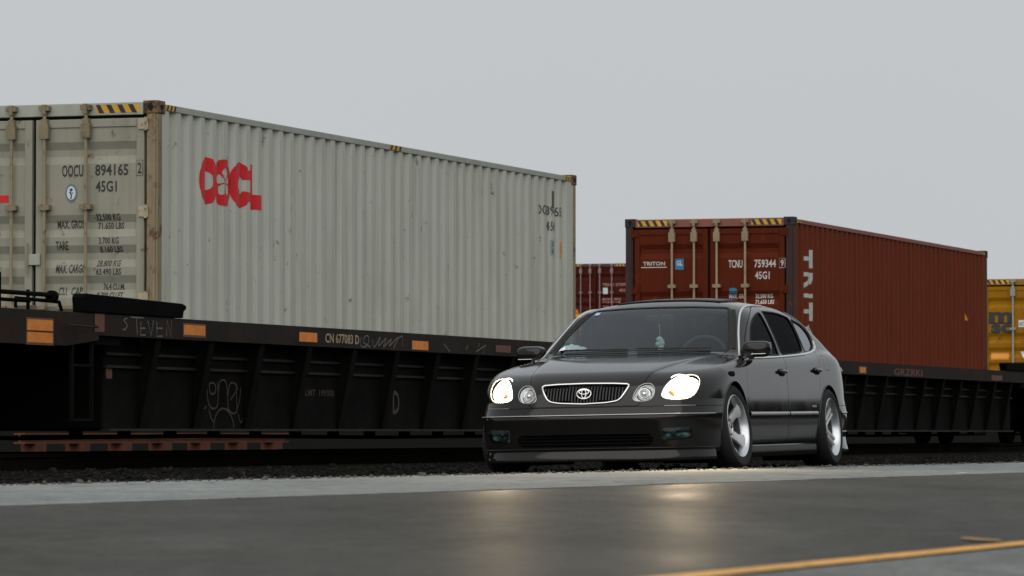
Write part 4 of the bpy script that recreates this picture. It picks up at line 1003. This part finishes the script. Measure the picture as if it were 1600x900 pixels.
strip('side_moulding', along([(-1.53, .388), (-2.385, .390)]), .016, .014, satin, rd, mir=True)
strip('rear_moulding', along([(-3.17, .392), (-3.42, .392)]), .010, .008, satin, car, mir=True)
strip('rear_moulding', along([(-3.15, .245), (-3.42, .245)]), .006, .007, satin, car, mir=True)
CH = [(-.47, .783), (-.80, .795), (-1.40, .808), (-2.0, .828), (-2.35, .842), (-2.62, .860), (-2.80, .883), (-2.88, .915), (-2.90, .955), (-2.85, 1.025), (-2.70, 1.105), (-2.42, 1.170), (-2.1, 1.205), (-1.62, 1.209), (-1.44, 1.192), (-1.22, 1.143), (-1.02, 1.052), (-.84, .955), (-.70, .866), (-.64, .81)]
strip('window_chrome', along(CH[:8], .03), .010, .012, chrome, car, mir=True)
CF = [(-.529,.785,.803),(-.60,.765,.825),(-.681,.740,.856),(-.767,.716,.910),(-.857,.691,.968),(-.953,.668,1.027),(-1.056,.646,1.086),(-1.156,.628,1.136),(-1.30,.612,1.178),(-1.52,.603,1.198),(-1.85,.600,1.203)]
strip('window_chrome', smoothline(CF, 6), .009, .011, chrome, car, mir=True)
strip('window_chrome', along(CH[7:12], .03), .006, .008, satin, car, mir=True)
for k, (poly) in enumerate((FWIN, RWIN, QWIN)):
    P = along(poly+[poly[0]], .03)[:-1]; strip('window_seal', P, .007, .004, black_rubber, fd if k == 0 else rd, close=True, mir=True)
def yzline(pts, x0=2.0, st=.03):
    q = resample([(0, y, z) for y, z in pts], st); return cast(np.stack([np.full(len(q), x0), q[:, 1], q[:, 2]], -1), np.array([[-1., 0, 0]]), .5, 3.3, 700)
strip('windscreen_seal', yzline(WSf[:]+WSf[:1]), .013, .003, black_rubber, car, close=True, st=.015)
pt_ = yzline([(.700, .866), (.668, .955), (.630, 1.045), (.592, 1.120), (.560, 1.168)], st=.03)
strip('pillar_trim', pt_, .020, .003, black_rubber, car, st=.02, mir=True)
P = yzline(GRf+GRf[:1], st=.02); strip('grille_frame', P, .0075, .012, chrome, car, close=True, off=.001, st=.012)
# arch lips
for cx, cz, r_ in ((-.01, .275, ARF), (-2.80, .262, ARR)):
    a = np.radians(np.linspace(-25, 205, 60)); q = [(cx+(r_+.004)*math.cos(t), cz+(r_+.004)*math.sin(t)) for t in a]
    q = [p for p in q if p[1] > .13]; P = along(q, .03); strip('wheel_arch_lip', P[np.isfinite(P[:, 0])], .007, .004, paint, car, mir=True)
# wheel houses
for cx, cz in ((-.01, .275), (-2.80, .262)):
    for s in (1, -1):
        m = MB(); pr = []
        a = np.radians(np.linspace(-40, 220, 32)); v = []; f = []
        for i, t in enumerate(a):
            r_ = .36
            for y in (.42, .865): v.append((cx+r_*math.cos(t), s*y, cz+r_*math.sin(t)))
            v.append((cx, s*.42, cz))
            if i: k = 3*i; f += [(k-3, k-2, k+1, k), (k-1, k-3, k)]
        m.add(v, f).build('wheel_house', under, car)
# floor
MB().box((.55, -.78, .12), (-3.6, .78, .2)).build('floor_pan', under, car)
m = MB().tube([(-3.8, -.4, .17), (-3.0, -.42, .17), (-1.0, -.2, .15), (.2, -.1, .17)], .03, 8).build('exhaust_pipe', dark, car)
MB().box((-.4, -.45, .11), (.3, .45, .16)).build('engine_undertray', under, car)
# front lip, side skirts, rear apron: flared outwards at the bottom
def skirt(name, P, zt, zb, out_t, out_b, m, parent=car, mir=False, w=.02):
    """P: points on the body (plan line); hangs from zt to zb flaring out"""
    P = np.array(P); n = len(P); t = np.gradient(P[:, :2], axis=0); nn = np.stack([t[:, 1], -t[:, 0]], -1); nn /= np.linalg.norm(nn, axis=1, keepdims=True)
    c = P[:, :2].mean(0)-np.array([.3, 0]) if not mir else np.array([P[:, 0].mean(), 0])
    s = np.sign(((P[:, :2]-c)*nn).sum(1)); nn *= s[:, None]
    sec = [(out_t-.012, zt+.012), (out_t, zt), (out_t+(out_b-out_t)*.35, zt-(zt-zb)*.5), (out_b, zb+.012), (out_b-.004, zb), (out_b-.06, zb), (out_t-.05, zt)]
    k = len(sec)
    V = [(P[i, 0]+nn[i, 0]*o, P[i, 1]+nn[i, 1]*o, z+0) for i in range(n) for o, z in sec]; F = [(i*k+q, i*k+(q+1) % k, (i+1)*k+(q+1) % k, (i+1)*k+q) for i in range(n-1) for q in range(k)]
    F += [tuple(range(k)), tuple((n-1)*k+q for q in range(k))[::-1]]
    o_ = []
    for s in ((1, -1) if mir else (1,)):
        mb = MB(); mb.add([(x, y*s, z) for x, y, z in V], F); o_.append(mb.build(name, m, parent, smooth=True))
    return o_
skirt('front_lip', ring(.15, -65, 65, 70), .142, .070, .002, .014, paint)
skirt('side_skirt', along([(-.37, .17), (-2.42, .17)], .1), .155, .075, .006, .002, paint, mir=True)
skirt('rear_apron', along([(-3.17, .17), (-3.44, .17)], .04), .215, .085, .003, .026, paint, mir=True)
# intake
m = MB()
for z in (.195, .218, .241): m.box((.775, -.49, z-.003), (.80, .49, z+.003))
m.each('intake_slat', under, car); MB().box((.70, -.52, .16), (.76, .52, .28)).build('intake_backing', under, car)
# grille
MB().add([(.745-.02*abs(y/.32)**2-.0, y, z) for y in np.linspace(-.325, .325, 15) for z in (.46, .606-.05*abs(y/.33)**6)], [(2*i, 2*i+1, 2*i+3, 2*i+2) for i in range(14)]).build('grille_backing', under, car)
slat = None
for i in range(27):
    y = (i-13)*.0228
    p = yzline([(y, .478), (y, .613)], st=.02)
    gg = sdpoly(np.array([[y, z] for z in p[:, 2]]), GRf); p = p[gg > .001]
    if len(p) < 2: continue
    m = MB(); v = []; f = []
    for j, q in enumerate(p):
        for dx, dy in ((-.012, -.0045), (-.002, -.0045), (-.002, .0045), (-.012, .0045)): v.append((q[0]+dx-.006, q[1]+dy, q[2]))
        if j: k = 4*j; f += [(k-4+a, k-4+(a+1) % 4, k+(a+1) % 4, k+a) for a in range(4)]
    m.add(v, f).build('grille_slat', trim, car)
def ell(cx, cy, cz, ry, rz, r, tilt=0):
    pts = [(cx+.0-.14*(rz*math.sin(a)+cz-.548), cy+ry*math.cos(a), cz+rz*math.sin(a)) for a in np.linspace(0, 2*math.pi, 33)[:-1]]
    return MB().tube(pts, r, 6, close=True)
ex = float(yzline([(0, .548), (0.001, .548)])[0, 0])+.008
em = ell(ex, 0, .548, .052, .034, .0048)
for cy, cz, ry, rz in ((0, .5485, .0155, .031), (0, .5615, .036, .0155)):
    e2 = ell(ex+.002, cy, cz, ry, rz, .0038); em.add(e2.v, e2.f)
em.build('emblem', chrome, car, smooth=True)
# --- lamps
def lamp(L, P, kind, s):
    V, F = P; nm = {'o': 'headlight', 'i': 'high_beam_lamp', 'f': 'fog_light'}[kind]
    sd = L.sd(V); dep = {'o': .085, 'i': .07, 'f': .05}[kind]
    def mk(name, w, m, parent):
        Q = V+L.n*w[:, None] if np.ndim(w) else V+L.n*w
        Q = Q.copy(); Q[:, 1] *= s
        me = bpy.data.meshes.new(name); me.from_pydata(Q.tolist(), [], F if s > 0 else [f[::-1] for f in F]); me.update(); me.materials.append(m)
        b = bmesh.new(); b.from_mesh(me); bmesh.ops.remove_doubles(b, verts=b.verts, dist=1e-6); bmesh.ops.recalc_face_normals(b, faces=b.faces); b.to_mesh(me); b.free()
        me.polygons.foreach_set('use_smooth', [True]*len(me.polygons))
        o = bpy.data.objects.new(name, me); COL.objects.link(o); o.parent = parent; return o
    k = np.clip(sd/.055, 0, 1); prof = np.sqrt(1-(1-k)**2)
    lens = mk(nm, .006+.012*prof, foggl if kind == 'f' else lensm, car)
    refl = mk('reflector', -.002-dep*prof*(.6 if kind == 'i' else 1), {'f': bowl, 'i': bowl2, 'o': bowl_lit}[kind], lens)
    P2_ = cast(np.array([L.at(u, v, .2) for u, v in L.poly]), -L.n[None], 0, .45, 300); P2_[:, 1] *= s
    strip('lamp_seal', P2_, .0028, .003, {'o': bowl2, 'i': satin, 'f': black_rubber}[kind], lens, close=True, st=.012, dosnap=False)
    def at(u, v, w): q = L.at(u, v, w); return (q[0], q[1]*s, q[2])
    def ball(name, u, v, w, r, m, flat=.45):
        me = bpy.data.meshes.new(name); b = bmesh.new(); bmesh.ops.create_uvsphere(b, u_segments=20, v_segments=12, radius=r); b.to_mesh(me); b.free()
        me.polygons.foreach_set('use_smooth', [True]*len(me.polygons)); me.materials.append(m); o = bpy.data.objects.new(name, me); COL.objects.link(o); o.parent = lens
        n = Vector(L.n); n.y *= s; o.rotation_mode = 'QUATERNION'; o.rotation_quaternion = n.to_track_quat('Z', 'Y'); o.scale = (1, 1, flat); o.location = at(u, v, w); return o
    def torus(name, u, v, w, r, t, m):
        pts = [at(u+r*math.cos(a), v+r*math.sin(a), w) for a in np.linspace(0, 2*math.pi, 25)[:-1]]; return MB().tube(pts, t, 6, close=True).build(name, m, lens, smooth=True)
    return lens, at, ball, torus
for s in (1, -1):
    lens, at, ball, torus = lamp(lo, P_lo, 'o', s)
    ball('main_beam', .005, .022, -.034, .080, bulb, .35); torus('beam_ring', .005, .018, -.022, .090, .005, bulb_w)
    ball('side_light', -.085, -.052, -.022, .026, amber, .6); torus('side_light_ring', -.085, -.052, -.016, .030, .004, chrome); ball('lower_glow', .02, -.062, -.022, .022, bulb_w, .5)  # glowing ball in place of a reflector, brightens the lower lens
    lens, at, ball, torus = lamp(li, P_li, 'i', s)
    ball('bulb_shield', .0, .004, -.022, .020, chrome, .7); torus('projector_ring', 0, .004, -.022, .038, .005, chrome); torus('projector_ring', 0, .004, -.035, .052, .004, trim)
    lens, at, ball, torus = lamp(lf, P_lf, 'f', s)
    torus('fog_ring', -.015, 0, -.012, .026, .004, satin); ball('fog_bulb', -.015, 0, -.018, .018, satin, .6)
# light thrown by the two lit headlamps
for s in (1, -1):
    ld = bpy.data.lights.new('headlamp_beam', 'SPOT'); ld.energy = 420; ld.spot_size = R(95); ld.spot_blend = .8; ld.color = (1, .76, .48); ld.shadow_soft_size = .05
    lo_ = bpy.data.objects.new('headlamp_beam', ld); COL.objects.link(lo_); lo_.parent = car
    q = lo.at(0, .02, .03); lo_.location = (q[0], q[1]*s, q[2]); lo_.rotation_mode = 'QUATERNION'; lo_.rotation_quaternion = Vector((-1, -.12*s, .14)).to_track_quat('Z', 'Y')
# --- wheels
tyre_m = mat('tyre_rubber', (.016, .0155, .015), .82, var=.25, scale=10, spec=.3); rim_m = mat('silver_wheel_paint', (.56, .565, .56), .4, metal=.15, var=.06, coat=.3); lip_m = mat('polished_rim', (.62, .64, .66), .32, metal=.8, var=.08)
barrel_m = mat('shaded_rim_barrel', (.10, .10, .10), .45, metal=.6)  # dark barrel colour stands in for the shadow behind the spokes
disc_m = mat('brake_disc_steel', (.22, .20, .18), .45, metal=.9)
def wheel(s, cx, cy, cz, camber, steer, wr, tr, wdt, face, style):
    """local: outward along +y for s=1"""
    w = MB(); hw = wdt/2
    w.lathe([(wr*.885, hw-.055), (wr*.90, hw-.035), (wr*.945, hw-.018), (wr*.965, hw-.002), (wr*1.0, hw+.004), (wr*1.035, hw-.002), (wr*1.04, hw-.012)], 56)
    wo = w.build('wheel', lip_m, car, smooth=True)
    MB().lathe([(wr*.93, -hw), (wr, -hw+.005), (wr*.9, -hw+.03), (wr*.86, 0), (wr*.885, hw-.0555)], 48).build('rim_barrel', barrel_m, wo, smooth=True)
    pat = [(wr*1.01, -hw), (wr*1.04, -hw+.0), (tr-.035, -hw-.008), (tr-.010, -hw+.012), (tr-.001, -hw+.035)]
    ys = np.linspace(-hw+.04, hw-.04, 5)
    for i, y in enumerate(ys[1:-1]): pat += [(tr, y-.008), (tr-.008, y-.006), (tr-.008, y+.006), (tr, y+.008)]
    pat += [(tr-.001, hw-.035), (tr-.010, hw-.012), (tr-.03, hw+.006), (wr*1.10, hw+.008), (wr*1.06, hw+.002), (wr*1.01, hw)]
    MB().lathe(pat, 64).build('tyre', tyre_m, wo, smooth=True)
    # spokes
    rc_ = .052
    for k in range(5):
        a = 2*math.pi*k/5+.35; ca, sa = math.cos(a), math.sin(a)
        def Pt(r, t, y): return (r*sa+t*ca, y, r*ca-t*sa)
        sp = MB()
        if style == 0:
            segs = [(rc_*.6, .042, face-.052, .02), (.085, .034, face-.048, .03), (.14, .030, face-.028, .03), (wr*.80, .048, face-.006, .025), (wr*.95, .070, face-.004, .02)]
            arms = [0]
        else:
            segs = [(rc_*.6, .020, face-.030, .02), (.10, .014, face-.022, .025), (.16, .013, face-.010, .02), (wr*.95, .017, face-.004, .02)]
            arms = [-.019, .019]
        for of in arms:
            v = []; f = []
            for j, (r, hwid, y, th) in enumerate(segs):
                o = of*(1 if style == 0 else (.6+.9*r/wr))
                for t, dy in ((-hwid, -.008), (-hwid*.35, .0), (hwid*.35, 0), (hwid, -.008), (hwid*.8, -th-.006), (-hwid*.8, -th-.006)): v.append(Pt(r, t+o, y+dy))
                if j: q = 6*j; f += [(q-6+c, q-6+(c+1) % 6, q+(c+1) % 6, q+c) for c in range(6)]
            f += [tuple(range(6)), tuple(range(6*(len(segs)-1), 6*len(segs)))[::-1]]
            sp.add(v, f)
        sp.build('spoke', rim_m, wo, smooth=True)
    hub = MB()
    if style == 0: hub.lathe([(0, face-.055), (.025, face-.052), (.03, face-.060), (.052, face-.062), (.060, face-.045), (.072, face-.044), (.078, face-.058), (.078, face-.09)], 32)
    else: hub.lathe([(0, face-.018), (.03, face-.020), (.036, face-.03), (.07, face-.036), (.07, face-.07)], 32)
    hub.build('hub_cap', satin if style == 0 else rim_m, wo, smooth=True)
    for k in range(5):
        a = 2*math.pi*k/5+.35+math.pi/5; yy = face-(.058 if style == 0 else .034)
        MB().lathe([(0, yy+.012), (.008, yy+.012), (.010, yy), (.010, yy-.02)], 8, 1, (.055*math.sin(a), 0, .055*math.cos(a))).build('lug_nut', dark, wo)
    MB().lathe([(0, -.005), (.05, -.005), (.05, .0), (.155, .0), (.155, -.022), (.05, -.022)], 40).build('brake_disc', disc_m, wo, smooth=True)
    MB().box((-.05, -.05, .08), (.07, .02, .165)).build('brake_caliper', dark, wo, bevel=.01)
    wo.location = (cx, cy*s, cz)
    wo.rotation_euler = (R(camber)*1, 0, (0 if s > 0 else math.pi)-R(steer)) if s > 0 else (R(camber), 0, math.pi-R(steer))
    return wo
for s in (1, -1):
    wheel(s, -.005, .800, .287, 7.5, 3.5, .222, .312, .215, .090, 0)
    wheel(s, -2.80, .800, .272, 4.5, 0, .222, .306, .225, .085, 1)
# --- mirrors
def superell(name, c, r, m, parent, e=.55, n=24, rot=0, sx=None):
    v = []; f = []
    pw = lambda q: math.copysign(abs(q)**e, q)
    for i in range(n+1):
        a = -math.pi/2+math.pi*i/n
        for j in range(n):
            b = 2*math.pi*j/n; x, y, z = pw(math.cos(a))*pw(math.cos(b)), pw(math.cos(a))*pw(math.sin(b)), pw(math.sin(a))
            x, y, z = x*r[0], y*r[1], z*r[2]
            if sx: x *= 1-sx*max(0, z/r[2]); 
            ca, sa = math.cos(rot), math.sin(rot); v.append((c[0]+x*ca-y*sa, c[1]+x*sa+y*ca, c[2]+z))
            if i: f.append(((i-1)*n+j, (i-1)*n+(j+1) % n, i*n+(j+1) % n, i*n+j))
    return MB().add(v, f).build(name, m, parent, smooth=True)
for k, s in enumerate((1, -1)):
    mo = superell('wing_mirror', (-.72, s*.866, .862), (.07, .106, .060), paint, car, .55, rot=s*.10)
    ar = MB(); ar.prism([(-.62, .775), (-.50, .775), (-.56, .80), (-.70, .862), (-.77, .865), (-.80, .80)], 1, s*.80, s*.825)
    ar.tube([(-.62, s*.79, .805), (-.66, s*.82, .815), (-.70, s*.86, .83)], [.030, .024, .022], 10)
    ar.build('mirror_mount', trim, mo, smooth=True, bevel=0)
    MB().box((-.668, s*.84, .822), (-.648, s*.95, .828)).build('mirror_trim', chrome, mo, bevel=.002)
    MB().box((-.793, s*.785, .815), (-.787, s*.955, .91)).build('mirror_glass', chrome, mo)
# --- handles
for ds, x, z in ((fd, -1.385, .690), (rd, -2.465, .708)):
    for k, s in enumerate((1, -1)):
        p = aty(x, z); 
        cup = superell('handle_recess', (x, s*(p[1]-.004), z-.002), (.115, .008, .034), under, ds[k], .7)
        superell('handle', (x-.004, s*(p[1]+.012), z+.011), (.10, .018, .015), paint, ds[k], .6)
# side repeater
p = aty(.035, .675); superell('side_repeater', (.035, p[1]-.002, .675), (.075, .010, .020), under, car, .6); superell('side_repeater', (.035, -p[1]+.002, .675), (.075, .010, .020), dark, car, .6)
# badge on rear door
p = aty(-2.33, .445); MB().box((-2.37, p[1]-.002, .436), (-2.26, p[1]+.003, .452)).build('badge', satin, rd[0])
# headlamp washers / tow cover
p = yzline([(.70, .452), (.701, .452)])[0]
for s in (1, -1):
    P = ring(.452, 38, 52, 14); P[:, 1] *= s; strip('lamp_washer_line', P, .003, .006, satin, car)
# sunroof, tilted up at its rear
zr = lambda x: float(cast(np.array([[x, 0., 2.0]]), np.array([[0, 0, -1.]]), .5, 1.3, 300)[0, 2])
v = []; f = []
for i, x in enumerate(np.linspace(-1.42, -1.92, 8)):
    for y in np.linspace(-.40, .40, 9):
        zz = cast(np.array([[x, y, 2.0]]), np.array([[0, 0, -1.]]), .5, 1.3, 200)[0, 2]; v.append((x, y, zz+.002+.008*i/7))
n9 = 9
f = [(i*n9+j, i*n9+j+1, (i+1)*n9+j+1, (i+1)*n9+j) for i in range(7) for j in range(8)]
sr = MB().add(v, f).build('sunroof', trim, car, smooth=True); md = sr.modifiers.new('thick', 'SOLIDIFY'); md.thickness = .008; md.offset = 1
# wipers, cowl
surf('cowl', *mirror(*clip(VR, FR, lambda V: np.minimum(np.minimum(-.425-.20*(V[:, 1]/.66)**2.2-V[:, 0], .012+V[:, 0]*0-np.abs(f_ws(V)+.0)+.03), np.where((V[:, 2] < .875) & (V[:, 0] > -.75) & (V[:, 1] < .68), 1., -1.)))), trim, car, off=.002)
for y0, y1 in ((.55, .02), (-.05, -.58)):
    p = yzline([(y0, .868), (y1, .873)], st=.04); g = grad(p); q = p+g*.012
    MB().tube([tuple(a) for a in q], .006, 6).build('wiper', dark, car)
# --- interior
inn = mat('dark_interior_cloth', (.020, .019, .018), .8, var=.2, scale=12); inn2 = mat('grey_dashboard', (.045, .043, .040), .7)
MB().box((-3.2, -.74, .2), (-.5, .74, .24)).build('cabin_floor', under, car)
d = MB(); v = []; f = []
pr = [(-.50, .80), (-.62, .845), (-.78, .845), (-.90, .82), (-.95, .75), (-.90, .55), (-.6, .5)]
for i, y in enumerate(np.linspace(-.70, .70, 15)):
    for j, (x, z) in enumerate(pr): v.append((x-.10*(abs(y)/.7)**2, y, z+(.02*math.exp(-((y-.37)/.17)**2) if j in (2, 3) else 0)))
    if i:
        k = len(pr); f += [((i-1)*k+q, (i-1)*k+(q+1) % k, i*k+(q+1) % k, i*k+q) for q in range(k)]
d.add(v, f).build('dashboard', inn2, car, smooth=True)
th_ = np.linspace(0, 2*math.pi, 33)[:-1]
sw = MB().tube([(-1.02-.07*math.sin(a), .37+.185*math.cos(a), .80+.17*math.sin(a)) for a in th_], .014, 8, close=True)
for a in (0, math.pi, -math.pi/2): sw.tube([(-1.01, .37, .79), (-1.02-.07*math.sin(a), .37+.185*math.cos(a), .80+.17*math.sin(a))], .013, 6)
sw.build('steering_wheel', inn2, car, smooth=True)
for y in (.37, -.37):
    st = superell('front_seat', (-1.72, y, .66), (.09, .24, .34), inn, car, .55); superell('seat_cushion', (-1.45, y, .40), (.28, .24, .09), inn, st, .55); superell('headrest', (-1.76, y, 1.05), (.05, .13, .075), inn, st, .55)
rs = superell('rear_seat', (-2.62, 0, .66), (.10, .62, .30), inn, car, .4); superell('seat_cushion', (-2.4, 0, .42), (.28, .62, .09), inn, rs, .4)
MB().box((-3.4, -.6, .86), (-2.7, .6, .875)).build('parcel_shelf', inn, car)
MB().prism([(-.60, .79), (-.74, .86), (-.80, .80)], 1, .70, .72).build('pillar_trim', inn, car)
superell('rear_view_mirror', (-1.19, 0, 1.115), (.018, .115, .034), dark, car, .6)
MB().tube([(-1.17, 0, 1.14), (-1.14, 0, 1.175)], .009, 6).build('mirror_stalk', dark, car)
# tail lamps and plate holder at the back
tl = mat('red_tail_lens', (.25, .01, .01), .2, coat=1)
for s in (1, -1):
    o = superell('tail_light', (-3.86, s*.54, .70), (.03, .16, .06), tl, car, .6)
bpy.context.view_layer.update()
CM = Matrix.Translation(CO) @ car.rotation_quaternion.to_matrix().to_4x4()
# things in the car that would move on their own
af = empty('air_freshener', CM @ Vector((-1.16, .0, 1.075)), 0, 'pale little ornament hanging on a string behind the car windscreen', 'ornament')
af.rotation_mode = 'QUATERNION'; af.rotation_quaternion = car.rotation_quaternion
wm = mat('pale_ornament', (.62, .74, .74), .5, var=.2, scale=40)
MB().tube([(0, 0, 0), (0, .004, -.09)], .0022, 5).build('string', wm, af)
for k, (dy, dz, r_) in enumerate(((0, -.115, .026), (.012, -.145, .028), (-.012, -.15, .022), (.010, -.178, .024), (.0, -.198, .016), (.022, -.125, .014))):
    superell('charm', (0, dy, dz), (.014, r_, r_*.85), wm, af, .9, 10)
pp = MB()
pm = mat('white_paper', (.85, .87, .9), .8)
v = []; f = []
for i in range(9):
    for j, t in enumerate((0, 1)): v.append((0+.10*t, i*.024, .012+.006*(i % 2)+.050*(1-t)*(1-abs(i-3)/8)))
    if i: k = 2*i; f.append((k-2, k-1, k+1, k))
pa = MB().add(v, f).build('paper', pm); pa.matrix_world = CM @ Matrix.Translation((-.74, -.63, .868)); tag(pa, 'crumpled white paper lying on the dashboard at the left corner of the windscreen', 'paper')
stk = yzline([(-.50, 1.150), (-.46, 1.150)], st=.02); g = grad(stk)
MB().add([(stk[0]+[0, 0, 0]+g[0]*.001).tolist(), (stk[-1]+g[-1]*.001).tolist(), (stk[-1]+g[-1]*.001+[-.06, 0, .022]).tolist(), (stk[0]+g[0]*.001+[-.06, 0, .022]).tolist()], [(0, 1, 2, 3)]).build('windscreen_sticker', mat('pale_blue_sticker', (.35, .42, .62), .5), car)
